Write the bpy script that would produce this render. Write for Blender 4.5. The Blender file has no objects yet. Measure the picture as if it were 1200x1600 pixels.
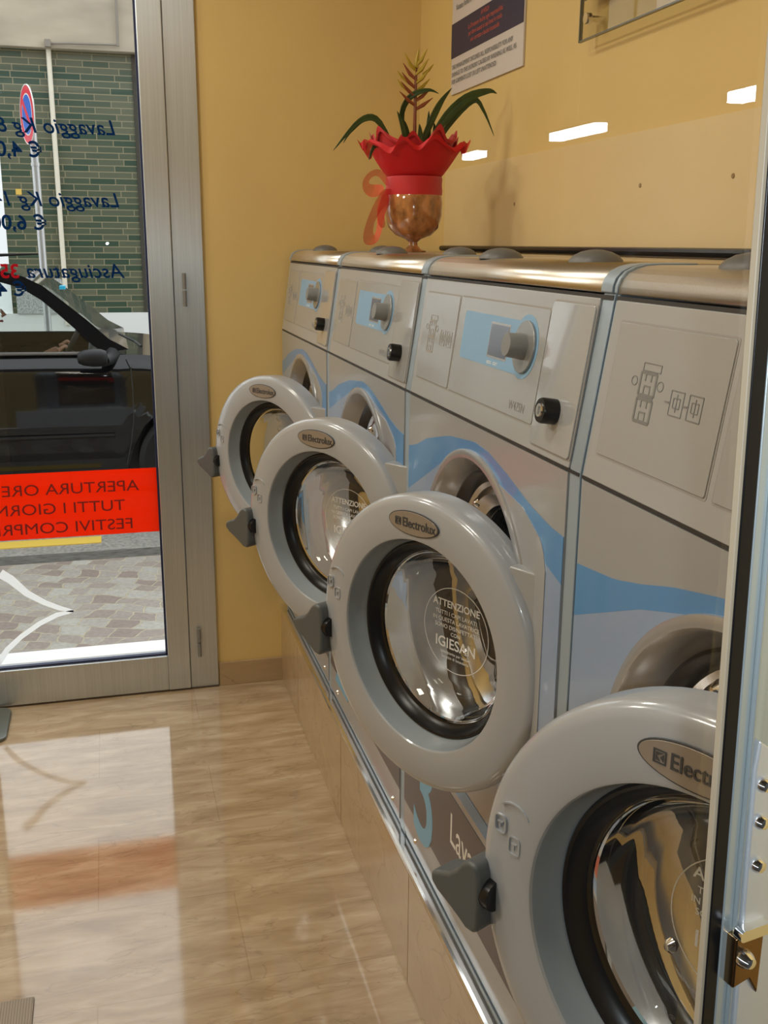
import bpy, bmesh, math, random
from mathutils import Vector, Matrix
random.seed(7)
PI = math.pi
H = 1.465                      # eye height: every "zr" below is measured from eye level
C = bpy.context.scene.collection
S = bpy.context.scene

# ------------------------------------------------------------------ camera
def unit(v): return Vector(v).normalized()
F = 1587.0
_Y = unit((161-600, 377-800, F))
_D = Vector((555-600, 6800-800, F)); _D = (_D - _D.dot(_Y)*_Y).normalized()
_Z = -_D
_X = _Y.cross(_Z)
cam = bpy.data.cameras.new('camera'); camo = bpy.data.objects.new('camera', cam); C.objects.link(camo)
right = Vector((_X[0], _Y[0], _Z[0])); down = Vector((_X[1], _Y[1], _Z[1])); fwd = Vector((_X[2], _Y[2], _Z[2]))
M = Matrix((( right[0], -down[0], -fwd[0], 0), (right[1], -down[1], -fwd[1], 0), (right[2], -down[2], -fwd[2], H), (0,0,0,1)))
camo.matrix_world = M
cam.sensor_fit = 'VERTICAL'; cam.sensor_height = 36; cam.lens = 36*F/1600
cam.clip_start = 0.02; cam.clip_end = 200
S.camera = camo

# ------------------------------------------------------------------ world, lights, exposure
S.view_settings.view_transform = 'Standard'; S.view_settings.look = 'None'
S.view_settings.gamma = 1; S.view_settings.use_curve_mapping = False
S.view_settings.exposure = -0.42
w = bpy.data.worlds.new('world'); S.world = w; w.use_nodes = True
bg = w.node_tree.nodes['Background']; bg.inputs[0].default_value = (0.93, 0.97, 1.0, 1); bg.inputs[1].default_value = 3.1

def area(name, loc, size, power, col, rot=(0,0,0), sy=None):
    l = bpy.data.lights.new(name, 'AREA'); l.energy = power; l.color = col; l.size = size
    if sy: l.shape = 'RECTANGLE'; l.size_y = sy
    o = bpy.data.objects.new(name, l); C.objects.link(o); o.location = loc; o.rotation_euler = rot
    return o
area('ceiling_light_far', (-0.35, 2.45, H+1.18), 0.30, 12.5, (1.0, .93, .82), sy=0.30)
area('ceiling_light_near', (-0.35, 1.05, H+1.18), 0.30, 12.5, (1.0, .93, .82), sy=0.30)
area('fill_light_left_far', (-1.55, 2.35, H+1.10), 0.35, 17, (1.0, .93, .82), rot=(0,-.45,0), sy=0.35)  # unseen fill lamp, added to brighten the lower wall and machine doors
area('fill_light_left_near', (-1.55, 1.0, H+1.10), 0.35, 17, (1.0, .93, .82), rot=(0,-.45,0), sy=0.35)  # second added fill lamp, same purpose, nearer the shop front
fl = bpy.data.lights.new('camera_flash', 'POINT'); fl.energy = 9.5; fl.color = (.86, .93, 1.0); fl.shadow_soft_size = 0.007
flo = bpy.data.objects.new('camera_flash', fl); C.objects.link(flo); flo.location = (0.024, -0.01, H-0.012)

# ------------------------------------------------------------------ materials
MATS = {}
def mat(name, col, rough=.5, metal=0, **k):
    if name in MATS: return MATS[name]
    m = bpy.data.materials.new(name); m.use_nodes = True; b = m.node_tree.nodes['Principled BSDF']
    b.inputs['Base Color'].default_value = (*col, 1); b.inputs['Roughness'].default_value = rough; b.inputs['Metallic'].default_value = metal
    for kk, v in k.items(): b.inputs[kk.replace('_', ' ')].default_value = v
    MATS[name] = m; return m
def nodes(m): return m.node_tree.nodes, m.node_tree.links, m.node_tree.nodes['Principled BSDF']
def grain(m, scale=(60,60,60), amt=.12, bump=0, detail=4, rough_amt=0, base=None):
    """small procedural tonal variation of the thing's own colour"""
    n, l, b = nodes(m)
    tc = n.new('ShaderNodeTexCoord'); mp = n.new('ShaderNodeMapping'); mp.inputs['Scale'].default_value = scale
    nz = n.new('ShaderNodeTexNoise'); nz.inputs['Scale'].default_value = 1; nz.inputs['Detail'].default_value = detail
    l.new(tc.outputs['Object'], mp.inputs[0]); l.new(mp.outputs[0], nz.inputs[0])
    c = base or tuple(b.inputs['Base Color'].default_value)[:3]
    r = n.new('ShaderNodeValToRGB'); r.color_ramp.elements[0].position = .3; r.color_ramp.elements[1].position = .7
    r.color_ramp.elements[0].color = (*[x*(1-amt) for x in c], 1); r.color_ramp.elements[1].color = (*[min(1, x*(1+amt)) for x in c], 1)
    l.new(nz.outputs[0], r.inputs[0]); l.new(r.outputs[0], b.inputs['Base Color'])
    if bump:
        bp = n.new('ShaderNodeBump'); bp.inputs['Strength'].default_value = bump; bp.inputs['Distance'].default_value = .002
        l.new(nz.outputs[0], bp.inputs['Height']); l.new(bp.outputs[0], b.inputs['Normal'])
    return m
def pane_mat(name, tint=(1,1,1), ior=1.45, gloss=.0, dirt=0):
    m = bpy.data.materials.new(name); m.use_nodes = True; n = m.node_tree.nodes; l = m.node_tree.links; n.clear()
    out = n.new('ShaderNodeOutputMaterial'); mx = n.new('ShaderNodeMixShader'); tr = n.new('ShaderNodeBsdfTransparent'); gl = n.new('ShaderNodeBsdfGlossy'); fr = n.new('ShaderNodeFresnel')
    tr.inputs[0].default_value = (*tint, 1); gl.inputs['Roughness'].default_value = gloss; fr.inputs[0].default_value = ior
    ge = n.new('ShaderNodeNewGeometry'); iv = n.new('ShaderNodeMath'); iv.operation = 'SUBTRACT'; iv.inputs[0].default_value = 1; mu = n.new('ShaderNodeMath'); mu.operation = 'MULTIPLY'
    l.new(ge.outputs['Backfacing'], iv.inputs[1]); l.new(fr.outputs[0], mu.inputs[0]); l.new(iv.outputs[0], mu.inputs[1])      # no second reflection at the rear face of the sheet
    l.new(mu.outputs[0], mx.inputs[0]); l.new(tr.outputs[0], mx.inputs[1]); l.new(gl.outputs[0], mx.inputs[2]); l.new(mx.outputs[0], out.inputs[0])
    MATS[name] = m; return m

m_wall = grain(mat('ochre_paint', (.68,.49,.19), .55), (2,2,2), .05, 0, 3)
m_lit_wall = grain(mat('lit_wall_cream', (.72,.55,.28), .30), (3,3,3), .04)  # paler than the wall paint: light on the lower wall put into colour
m_ceil = mat('ceiling_paint', (.75,.72,.66), .8)
m_grey = mat('machine_grey', (.335,.345,.36), .33, 0, Coat_Weight=.4, Coat_Roughness=.12)
m_panel = mat('control_plastic', (.38,.39,.405), .28, 0, Coat_Weight=.3, Coat_Roughness=.1)
m_plate = mat('insert_plate', (.35,.36,.37), .25, 0, Coat_Weight=.4, Coat_Roughness=.08)
m_ring = mat('door_plastic', (.37,.39,.425), .28, 0, Coat_Weight=.7, Coat_Roughness=.08)
m_cone = mat('door_recess_plastic', (.29,.335,.375), .3, 0, Coat_Weight=.5, Coat_Roughness=.1)
m_edge = mat('side_sheet', (.32,.40,.48), .35, .2)
m_black = mat('black_rubber', (.006,.006,.007), .28, 0, Specular_IOR_Level=.35)
m_handle = mat('handle_grey', (.09,.10,.105), .42)
m_steel = grain(mat('brushed_steel', (.62,.58,.52), .33, 1, Anisotropic=.6), (3,400,400), .06)
m_alu = grain(mat('brushed_aluminium', (.60,.65,.70), .34, .82, Anisotropic=.7), (300,300,3), .07)
m_alu2 = mat('polished_aluminium', (.72,.76,.78), .35, .6)
m_aluL = grain(mat('door_aluminium', (.50,.57,.58), .30, .6), (200,200,4), .12)
m_chrome = mat('chrome', (.86,.86,.86), .09, 1)
m_drum = mat('drum_steel', (.55,.55,.56), .2, 1)
m_dark = mat('dark_gap', (.02,.02,.022), .5)
m_blue = mat('wave_blue', (.09,.27,.56), .3, 0, Coat_Weight=.4)
m_pale = mat('wave_pale_blue', (.27,.36,.53), .3, 0, Coat_Weight=.4)
m_cblue = mat('control_blue', (.23,.42,.64), .35)
m_mauve = mat('band_mauve', (.10,.085,.09), .35)
m_num = mat('numeral_blue', (.16,.42,.66), .35)
m_white = mat('white_print', (.8,.8,.8), .5)
m_redp = mat('orange_red_print', (.5,.08,.04), .4)
m_lcd = mat('display_glass', (.13,.15,.2), .12)
m_badge = mat('badge_pewter', (.33,.29,.25), .35, .35)
m_ink = mat('dark_ink', (.05,.05,.055), .5)
m_inkg = mat('grey_ink', (.2,.2,.2), .5)
m_lightink = mat('pale_ink', (.33,.32,.31), .5)
m_pane = pane_mat('clear_pane')
m_pane2 = pane_mat('shop_door_pane', (.97,.98,.97), 1.42)
m_bowl = mat('bowl_glass', (.96,.98,.99), .0, 0, Transmission_Weight=1.0, IOR=1.46)

# floor: polished travertine, veins run across the room
def travertine(name, base, dark, light, rough, scale, joints=None):
    m = mat(name, base, rough, 0, Coat_Weight=.0); n, l, b = nodes(m)
    b.inputs['IOR'].default_value = 1.75
    tc = n.new('ShaderNodeTexCoord'); mp = n.new('ShaderNodeMapping'); mp.inputs['Scale'].default_value = scale; mp.inputs['Rotation'].default_value = (0,0,.06)
    l.new(tc.outputs['Object'], mp.inputs[0])
    n1 = n.new('ShaderNodeTexNoise'); n1.inputs['Scale'].default_value = 2.2; n1.inputs['Detail'].default_value = 7; n1.inputs['Roughness'].default_value = .62; n1.inputs['Distortion'].default_value = .6
    l.new(mp.outputs[0], n1.inputs[0])
    r = n.new('ShaderNodeValToRGB'); e = r.color_ramp.elements
    e[0].position = .30; e[0].color = (*dark, 1); e[1].position = .74; e[1].color = (*light, 1); x = e.new(.5); x.color = (*base, 1)
    l.new(n1.outputs[0], r.inputs[0])
    # thin brown veins
    n2 = n.new('ShaderNodeTexNoise'); n2.inputs['Scale'].default_value = 1.5; n2.inputs['Detail'].default_value = 5; n2.inputs['Distortion'].default_value = .9
    l.new(mp.outputs[0], n2.inputs[0])
    ab = n.new('ShaderNodeMath'); ab.operation = 'SUBTRACT'; ab.inputs[1].default_value = .5; l.new(n2.outputs[0], ab.inputs[0])
    a2 = n.new('ShaderNodeMath'); a2.operation = 'ABSOLUTE'; l.new(ab.outputs[0], a2.inputs[0])
    r2 = n.new('ShaderNodeValToRGB'); r2.color_ramp.elements[0].position = 0; r2.color_ramp.elements[0].color = (.34,.34,.34,1); r2.color_ramp.elements[1].position = .012; r2.color_ramp.elements[1].color = (0,0,0,1)
    l.new(a2.outputs[0], r2.inputs[0])
    mx = n.new('ShaderNodeMix'); mx.data_type = 'RGBA'; mx.inputs[7].default_value = (*[c*.5 for c in dark], 1)
    l.new(r2.outputs[0], mx.inputs[0]); l.new(r.outputs[0], mx.inputs[6])
    last = mx.outputs[2]
    if joints:
        br = n.new('ShaderNodeTexBrick'); br.inputs['Scale'].default_value = 1; br.inputs['Mortar Size'].default_value = .0012; br.inputs['Mortar Smooth'].default_value = 0
        br.inputs['Brick Width'].default_value = joints[0]; br.inputs['Row Height'].default_value = joints[1]; br.offset = .5
        br.inputs['Color1'].default_value = (1,1,1,1); br.inputs['Color2'].default_value = (.96,.95,.94,1); br.inputs['Mortar'].default_value = (.82,.79,.74,1)
        mp2 = n.new('ShaderNodeMapping'); mp2.inputs['Location'].default_value = joints[2]
        l.new(tc.outputs['Object'], mp2.inputs[0]); l.new(mp2.outputs[0], br.inputs[0])
        mm = n.new('ShaderNodeMix'); mm.data_type = 'RGBA'; mm.blend_type = 'MULTIPLY'; mm.inputs[0].default_value = 1
        l.new(last, mm.inputs[6]); l.new(br.outputs[0], mm.inputs[7]); last = mm.outputs[2]
    l.new(last, b.inputs['Base Color'])
    return m
m_floor = travertine('travertine_floor', (.47,.35,.22), (.36,.255,.15), (.62,.50,.35), .07, (2.2,10,1), (.61,.305,(.1,.05,0)))
m_plinth = travertine('travertine_plinth', (.47,.35,.21), (.435,.32,.185), (.51,.39,.24), .16, (3,3,5))
m_skirt = travertine('travertine_skirting', (.40,.28,.15), (.33,.22,.12), (.48,.35,.2), .2, (1.2,1.2,3))

# ------------------------------------------------------------------ helpers
def islands(bm):
    bm.verts.ensure_lookup_table(); seen = set(); out = []
    for v in bm.verts:
        if v in seen: continue
        st = [v]; comp = set()
        while st:
            q = st.pop()
            if q in comp: continue
            comp.add(q); st += [e.other_vert(q) for e in q.link_edges]
        seen |= comp; out.append(comp)
    return out
def split(name, bm, m, parent=None, **k):
    """every separate piece becomes a part of its own"""
    bmesh.ops.remove_doubles(bm, verts=bm.verts, dist=1e-6); o = None
    for comp in islands(bm):
        nb = bmesh.new(); mp = {v: nb.verts.new(v.co) for v in comp}
        for f in {f for v in comp for f in v.link_faces}: nb.faces.new([mp[v] for v in f.verts])
        o = obj(name, nb, m, parent, **k)
    bm.free(); return o
def obj(name, bm, m, parent=None, smooth=False, bevel=0, seg=2, recalc=True):
    me = bpy.data.meshes.new(name)
    if isinstance(bm, bmesh.types.BMesh):
        bmesh.ops.remove_doubles(bm, verts=bm.verts, dist=1e-6)
        if recalc: bmesh.ops.recalc_face_normals(bm, faces=bm.faces)
        bm.to_mesh(me); bm.free()
    else: me = bm
    for mm in (m if isinstance(m, (list, tuple)) else [m]): me.materials.append(mm)
    if smooth:
        for p in me.polygons: p.use_smooth = True
        me.set_sharp_from_angle(angle=.62)
    o = bpy.data.objects.new(name, me); C.objects.link(o)
    if parent: o.parent = parent
    if bevel:
        b = o.modifiers.new('bevel', 'BEVEL'); b.width = bevel; b.segments = seg; b.limit_method = 'ANGLE'; b.angle_limit = .6
        for p in me.polygons: p.use_smooth = True
        try: b.harden_normals = True
        except Exception: pass
    return o
def tag(o, label, cat, group=None):
    o['label'] = label; o['category'] = cat
    if group: o['group'] = group
    return o
def thing(name, label, cat, loc=(0,0,0), rotz=0, group=None):
    o = bpy.data.objects.new(name, None); C.objects.link(o); o.location = loc; o.rotation_euler = (0,0,rotz); o.empty_display_size = .05
    return tag(o, label, cat, group)
def struct(name, bm, m, parent=None, **k):
    o = obj(name, bm, m, parent, **k)
    if not parent: o['kind'] = 'structure'
    return o
def B(): return bmesh.new()
def box(bm, x0, x1, y0, y1, z0, z1):
    v = [bm.verts.new((x, y, z)) for x in (x0, x1) for y in (y0, y1) for z in (z0, z1)]
    for f in ((0,1,3,2),(4,6,7,5),(0,4,5,1),(2,3,7,6),(0,2,6,4),(1,5,7,3)): bm.faces.new([v[i] for i in f])
    return bm
def frame(o, ex, ey):
    o, ex, ey = Vector(o), Vector(ex), Vector(ey); n = ex.cross(ey).normalized()
    return lambda a, b, c=0: o + ex*a + ey*b + n*c
def prism(bm, pts, fr, c0, c1, mi=0):
    """2-D polygon in frame fr, extruded from depth c0 to c1"""
    lo = [bm.verts.new(fr(a, b, c0)) for a, b in pts]; hi = [bm.verts.new(fr(a, b, c1)) for a, b in pts]
    n = len(pts); fs = [bm.faces.new(hi), bm.faces.new(lo[::-1])]
    for i in range(n): fs.append(bm.faces.new((lo[i], lo[(i+1) % n], hi[(i+1) % n], hi[i])))
    for f in fs: f.material_index = mi
    return bm
def rrect(a0, a1, b0, b1, r=.004, n=4):
    P = []
    for (cx, cy, s) in ((a1-r, b1-r, 0), (a0+r, b1-r, 1), (a0+r, b0+r, 2), (a1-r, b0+r, 3)):
        for i in range(n+1):
            t = (s + i/n)*PI/2; P.append((cx + r*math.cos(t), cy + r*math.sin(t)))
    return P
def ell(a, b, ra, rb, n=32): return [(a + ra*math.cos(2*PI*i/n), b + rb*math.sin(2*PI*i/n)) for i in range(n)]
def lathe(bm, prof, o, axis, n=64, up=(0,0,1), closed=False, a0=0, a1=2*PI):
    """prof: (radius, distance along axis)"""
    ax = Vector(axis).normalized(); u = Vector(up) if abs(ax.z) < .95 else Vector((1,0,0)); u = (u - u.dot(ax)*ax).normalized(); v = ax.cross(u); o = Vector(o)
    rings = []
    full = abs(a1 - a0 - 2*PI) < 1e-6
    cnt = n if full else n+1
    for r, h in prof:
        if r < 1e-6: rings.append([bm.verts.new(o + ax*h)]*cnt)
        else: rings.append([bm.verts.new(o + ax*h + (u*math.cos(a0+(a1-a0)*i/n) + v*math.sin(a0+(a1-a0)*i/n))*r) for i in range(cnt)])
    pr = list(zip(rings, rings[1:])) + ([(rings[-1], rings[0])] if closed else [])
    for A, Bq in pr:
        for i in range(n):
            j = (i+1) % cnt
            q = [A[i], A[j], Bq[j], Bq[i]]
            f = []
            for x in q:
                if x not in f: f.append(x)
            if len(f) > 2:
                try: bm.faces.new(f)
                except ValueError: pass
    return bm
def tube(bm, pts, rad, n=8, cap=True):
    pts = [Vector(p) for p in pts]; rads = rad if isinstance(rad, (list, tuple)) else [rad]*len(pts); rings = []
    ref = Vector((0,0,1)); d0 = (pts[1]-pts[0]).normalized()
    if abs(d0.z) > .9: ref = Vector((1,0,0))
    for i, p in enumerate(pts):
        d = (pts[min(i+1, len(pts)-1)] - pts[max(i-1, 0)]).normalized()
        u = (ref - ref.dot(d)*d).normalized(); v = d.cross(u); ref = u
        rings.append([bm.verts.new(p + (u*math.cos(2*PI*k/n) + v*math.sin(2*PI*k/n))*rads[i]) for k in range(n)])
    for A, Bq in zip(rings, rings[1:]):
        for k in range(n): bm.faces.new((A[k], A[(k+1) % n], Bq[(k+1) % n], Bq[k]))
    if cap: bm.faces.new(rings[0][::-1]); bm.faces.new(rings[-1])
    return bm
def text(name, s, size, fr, m, parent=None, align='LEFT', depth=.0004, shear=0, bold=0, sx=1, spacing=1):
    """lettering as mesh; fr(a,b,c): a = reading direction, b = up"""
    cu = bpy.data.curves.new(name, 'FONT'); cu.body = s; cu.size = size; cu.align_x = align; cu.extrude = depth; cu.shear = shear; cu.offset = bold; cu.space_line = spacing; cu.resolution_u = 4
    t = bpy.data.objects.new(name, cu); C.objects.link(t); dg = bpy.context.evaluated_depsgraph_get(); dg.update()
    me = bpy.data.meshes.new_from_object(t.evaluated_get(dg)); C.objects.unlink(t); bpy.data.objects.remove(t)
    for v in me.vertices: x, y, z = v.co; v.co = fr(x*sx, y, z)
    me.materials.clear(); me.name = name
    return obj(name, me, m, parent)
def ribbon(bm, pts, wd, fr, c0, c1):
    """flat line of width wd through 2-D pts"""
    n = len(pts); L = []; R = []
    for i in range(n):
        a = Vector(pts[max(0, i-1)]); b = Vector(pts[min(n-1, i+1)]); d = (b-a).normalized(); q = Vector((-d.y, d.x)); ww = (wd[i] if isinstance(wd, (list, tuple)) else wd)/2
        L.append(Vector(pts[i]) + q*ww); R.append(Vector(pts[i]) - q*ww)
    for i in range(n-1): prism(bm, [tuple(R[i]), tuple(R[i+1]), tuple(L[i+1]), tuple(L[i])], fr, c0, c1)
    return bm
def clone(root, loc, label, rotz=None):
    r = root.copy(); C.objects.link(r); r.location = loc; r['label'] = label
    def rec(a, b):
        for ch in a.children:
            c = ch.copy(); C.objects.link(c); c.parent = b; rec(ch, c)
    rec(root, r); return r
def lerp(tab, x):
    if x <= tab[0][0]: return tab[0][1]
    for (a, b), (c, d) in zip(tab, tab[1:]):
        if x <= c: return b + (d-b)*(x-a)/(c-a)
    return tab[-1][1]

# ================================================================== SETTING
YW, XW, XL = 3.246, 0.98, -2.2       # far wall, machine wall, left wall
YF = 0.32                            # inner face of the shop front
ZC = H + 1.22
OUT = H - 1.5                        # street level
struct('floor', box(B(), XL, XW, YF-.12, YW, -.04, 0), m_floor)
struct('ceiling', box(B(), XL, XW+.1, YF-.12, YW+.12, ZC, ZC+.1), m_ceil)
bm = B(); box(bm, .293, XW+.12, YW, YW+.14, 0, ZC); box(bm, XL-.1, -.60, YW, YW+.14, 0, ZC); box(bm, -.60, .293, YW, YW+.14, H+.92, ZC)
struct('wall_far', bm, m_wall)
struct('wall_exterior', box(B(), -9, 7, YW+.01, YW+.15, ZC+.1, H+3.2), mat('facade_render', (.05,.04,.035), .9))
struct('wall_right', box(B(), XW, XW+.12, YF-.12, YW, 0, ZC), m_wall)
struct('wall_left', box(B(), XL-.1, XL, YF-.12, YW, 0, ZC), m_wall)
bm = B(); box(bm, XL, -.75, YF-.12, YF, 0, ZC); box(bm, .34, XW, YF-.12, YF, 0, ZC); box(bm, -.75, .34, YF-.12, YF, H+.9, ZC)
struct('wall_front', bm, m_wall)
struct('trim_1', box(B(), XW-.004, XW, .36, YW-.28, H-.03, H+.205), m_lit_wall)  # added thin panel; its paler colour stands in for the lit lower wall
struct('baseboard_far', box(B(), .297, .515, YW-.012, YW, 0, H-1.381), m_skirt, bevel=.002)
struct('baseboard_left', box(B(), XL, -.60, YW-.012, YW, 0, H-1.381), m_skirt, bevel=.002)

# ---- glass street door in the far wall
def fy(y): return frame((0, y, H), (1,0,0), (0,0,1))
door = struct('door_1', (lambda b: (box(b, .2, .293, YW-.012, YW+.06, 0.0, H+.92), box(b, -.60, -.52, YW-.012, YW+.06, 0, H+.92), b)[-1])(B()), m_alu, bevel=.003)
bm = B()
box(bm, .127, .199, YW-.02, YW+.035, H-1.458, H+.90); box(bm, -.519, -.44, YW-.02, YW+.035, H-1.458, H+.90)
box(bm, -.44, .127, YW-.018, YW+.035, H-1.458, H-1.336); box(bm, -.44, .127, YW-.018, YW+.035, H+.80, H+.90)
obj('door_leaf', bm, m_alu, door, bevel=.003)
bm = B()
for zz in (-.142, -1.296): 
    tube(bm, [(.232, YW-.022, H+zz-.05), (.232, YW-.022, H+zz-.002)], .006, 12); tube(bm, [(.232, YW-.022, H+zz+.002), (.232, YW-.022, H+zz+.05)], .006, 12)
split('hinge', bm, m_inkg, door)
bm = B()
for a, b, c, d in ((.121,.1275,-1.336,.80), (-.4405,-.434,-1.336,.80)): box(bm, a, b, YW-.006, YW+.012, H+c, H+d)
box(bm, -.44, .127, YW-.006, YW+.012, H-1.337, H-1.330)
obj('gasket', bm, mat('navy_gasket', (.01,.015,.06), .4), door)
obj('glass_pane', box(B(), -.436, .123, YW, YW+.003, H-1.334, H+.80), m_pane, door)
bm = B(); box(bm, .2, .297, YW-.0125, YW-.0105, 0, 0.005)
obj('threshold', box(B(), -.6, .293, YW-.014, YW+.06, 0, H-1.459), mat('threshold_dark', (.08,.06,.04), .4), door)
# mirrored lettering: it reads from the street (facing +y)
fo = frame((0, YW+.0034, H), (-1,0,0), (0,0,1))
def back(x, z): return frame((x, YW+.0036, H+z), (-1,0,0), (0,0,1))
def vinyl(name, col, tr):
    m = bpy.data.materials.new(name); m.use_nodes = True; n = m.node_tree.nodes; l = m.node_tree.links; n.clear()
    o_ = n.new('ShaderNodeOutputMaterial'); mx = n.new('ShaderNodeMixShader'); d_ = n.new('ShaderNodeBsdfDiffuse'); t_ = n.new('ShaderNodeBsdfTranslucent')
    d_.inputs[0].default_value = (*col, 1); t_.inputs[0].default_value = (*col, 1); mx.inputs[0].default_value = tr
    l.new(d_.outputs[0], mx.inputs[1]); l.new(t_.outputs[0], mx.inputs[2]); l.new(mx.outputs[0], o_.inputs[0]); return m
m_navy = vinyl('navy_vinyl', (.012,.075,.22), .7); m_redv = vinyl('red_vinyl', (.6,.03,.06), .7)
for i, (z, s1, s2, ind) in enumerate(((.300, 'Lavaggio Kg 8', '€ 4,00', .212), (.098, 'Lavaggio Kg 14', '€ 6,00', .214), (-.106, 'Asciugatura', '€ 4,00', .285))):
    text('vinyl_lettering', s1, .058, back(.057, z), m_navy, door, shear=.25, bold=.0006, sx=1.02)
    text('vinyl_lettering', s2, .058, back(.057-ind, z-.066+(.014 if i == 2 else 0)), m_navy, door, shear=.0, bold=.0012, sx=1.0)
text('vinyl_lettering', '35 min', .056, back(-.243, -.106), m_redv, door, shear=.0, bold=.0012)
# red opening-hours band
m_sign = vinyl('orange_red_film', (1.0,.105,.003), .8)
obj('opening_hours_film', box(B(), -.434, .1225, YW+.0032, YW+.0040, H-.908, H-.697), m_sign, door)
m_sgt = mat('dark_red_print', (.20,.012,.005), .5)
def inb(x, z): return frame((x, YW-.0002, H+z), (-1,0,0), (0,0,1))
text('printed_lettering', 'APERTURA ORE', .050, frame((.064, YW-.0003, H-.767), (-1,0,0), (0,0,1)), m_sgt, door, bold=0, sx=1.17, depth=.0001)
text('printed_lettering', 'TUTTI I GIORNI', .050, frame((-.026+.045, YW-.0003, H-.829), (-1,0,0), (0,0,1)), m_sgt, door, bold=0, sx=1.17, depth=.0001)
text('printed_lettering', 'FESTIVI COMPRESI', .050, frame((.042, YW-.0003, H-.891), (-1,0,0), (0,0,1)), m_sgt, door, bold=0, sx=1.17, depth=.0001)
# white translucent swoosh on the door glass
fs = frame((0, YW-.0006, H), (1,0,0), (0,0,1))
bm = B(); ribbon(bm, [(-.375,-1.012),(-.345,-1.035),(-.30,-1.085),(-.25,-1.12),(-.205,-1.143),(-.163,-1.157)], [.03,.028,.022,.018,.016,.008], fs, 0, .0005)
ribbon(bm, [(-.163,-1.157),(-.215,-1.165),(-.27,-1.19),(-.33,-1.23),(-.375,-1.27),(-.41,-1.32)], [.008,.016,.016,.016,.018,.018], fs, 0, .0005)
obj('white_swoosh', bm, vinyl('white_translucent', (1,1,1), .9), door)

# ---- plinth under the machines
bm = B(); box(bm, .512, XW, .34, YW, 0, H-1.205)
struct('plinth', bm, m_plinth, bevel=.002)['kind'] = 'structure'
bm = B()
for k in range(5): box(bm, .5115, .512, 2.93-k*.62, 2.931-k*.62, 0.0, H-1.206)
j = obj('trim_3', bm, mat('joint_tan', (.3,.2,.1), .6)); j['kind'] = 'structure'
r = B(); fp = frame((0,.345,H), (1,0,0), (0,0,1))
prism(r, [(.512,-1.205),(.5085,-1.203),(.507,-1.197),(.5085,-1.191),(.514,-1.189),(.545,-1.189),(.545,-1.205)], fp, 0, -(YW-.345))
rail = obj('trim_2', r, m_chrome, smooth=False); rail['kind'] = 'structure'

# ================================================================== WASHING MACHINES
YB = H-1.189                          # they stand on the plinth edge
def LX(x): return x-.53
def LZ(z): return z+1.189             # eye-relative height -> machine local
Wm = .716; ZCO = -.552; RB = .246
FRZ = frame((0,0,LZ(0)), (0,-1,0), (0,0,1))          # front plane: a = towards the near side, normal = -x (outwards)
_d = Vector((.03, 0, .208)).normalized()
FRP = frame((0,0,LZ(-.265)), (0,-1,0), _d)           # control panel plane (leans back)
def region(bm, s0, s1, top, bot, fr, c0, c1, R, zc, n=40, sc=0):
    """area between two height curves, left clear of the round door opening"""
    for i in range(n):
        a, b = s0+(s1-s0)*i/n, s0+(s1-s0)*(i+1)/n
        hz = lambda s: math.sqrt(max(0, R*R-(s-sc)**2))
        for up in (True, False):
            q = []
            for s in (a, b):
                h = hz(s); T, Bt = lerp(top, s), lerp(bot, s)
                if h > 1e-6: T, Bt = (T, max(Bt, zc+h)) if up else (min(T, zc-h), Bt)
                elif not up: T = Bt
                if T-Bt < 1e-5: T = Bt
                q.append((Bt, T))
            if abs(q[0][1]-q[0][0]) + abs(q[1][1]-q[1][0]) < 1e-5: continue
            P = [(a, q[0][0]), (b, q[1][0])]
            if q[1][1] > q[1][0]: P.append((b, q[1][1]))
            if q[0][1] > q[0][0]: P.append((a, q[0][1]))
            if len(P) > 2: prism(bm, P, fr, c0, c1)
    return bm

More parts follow.
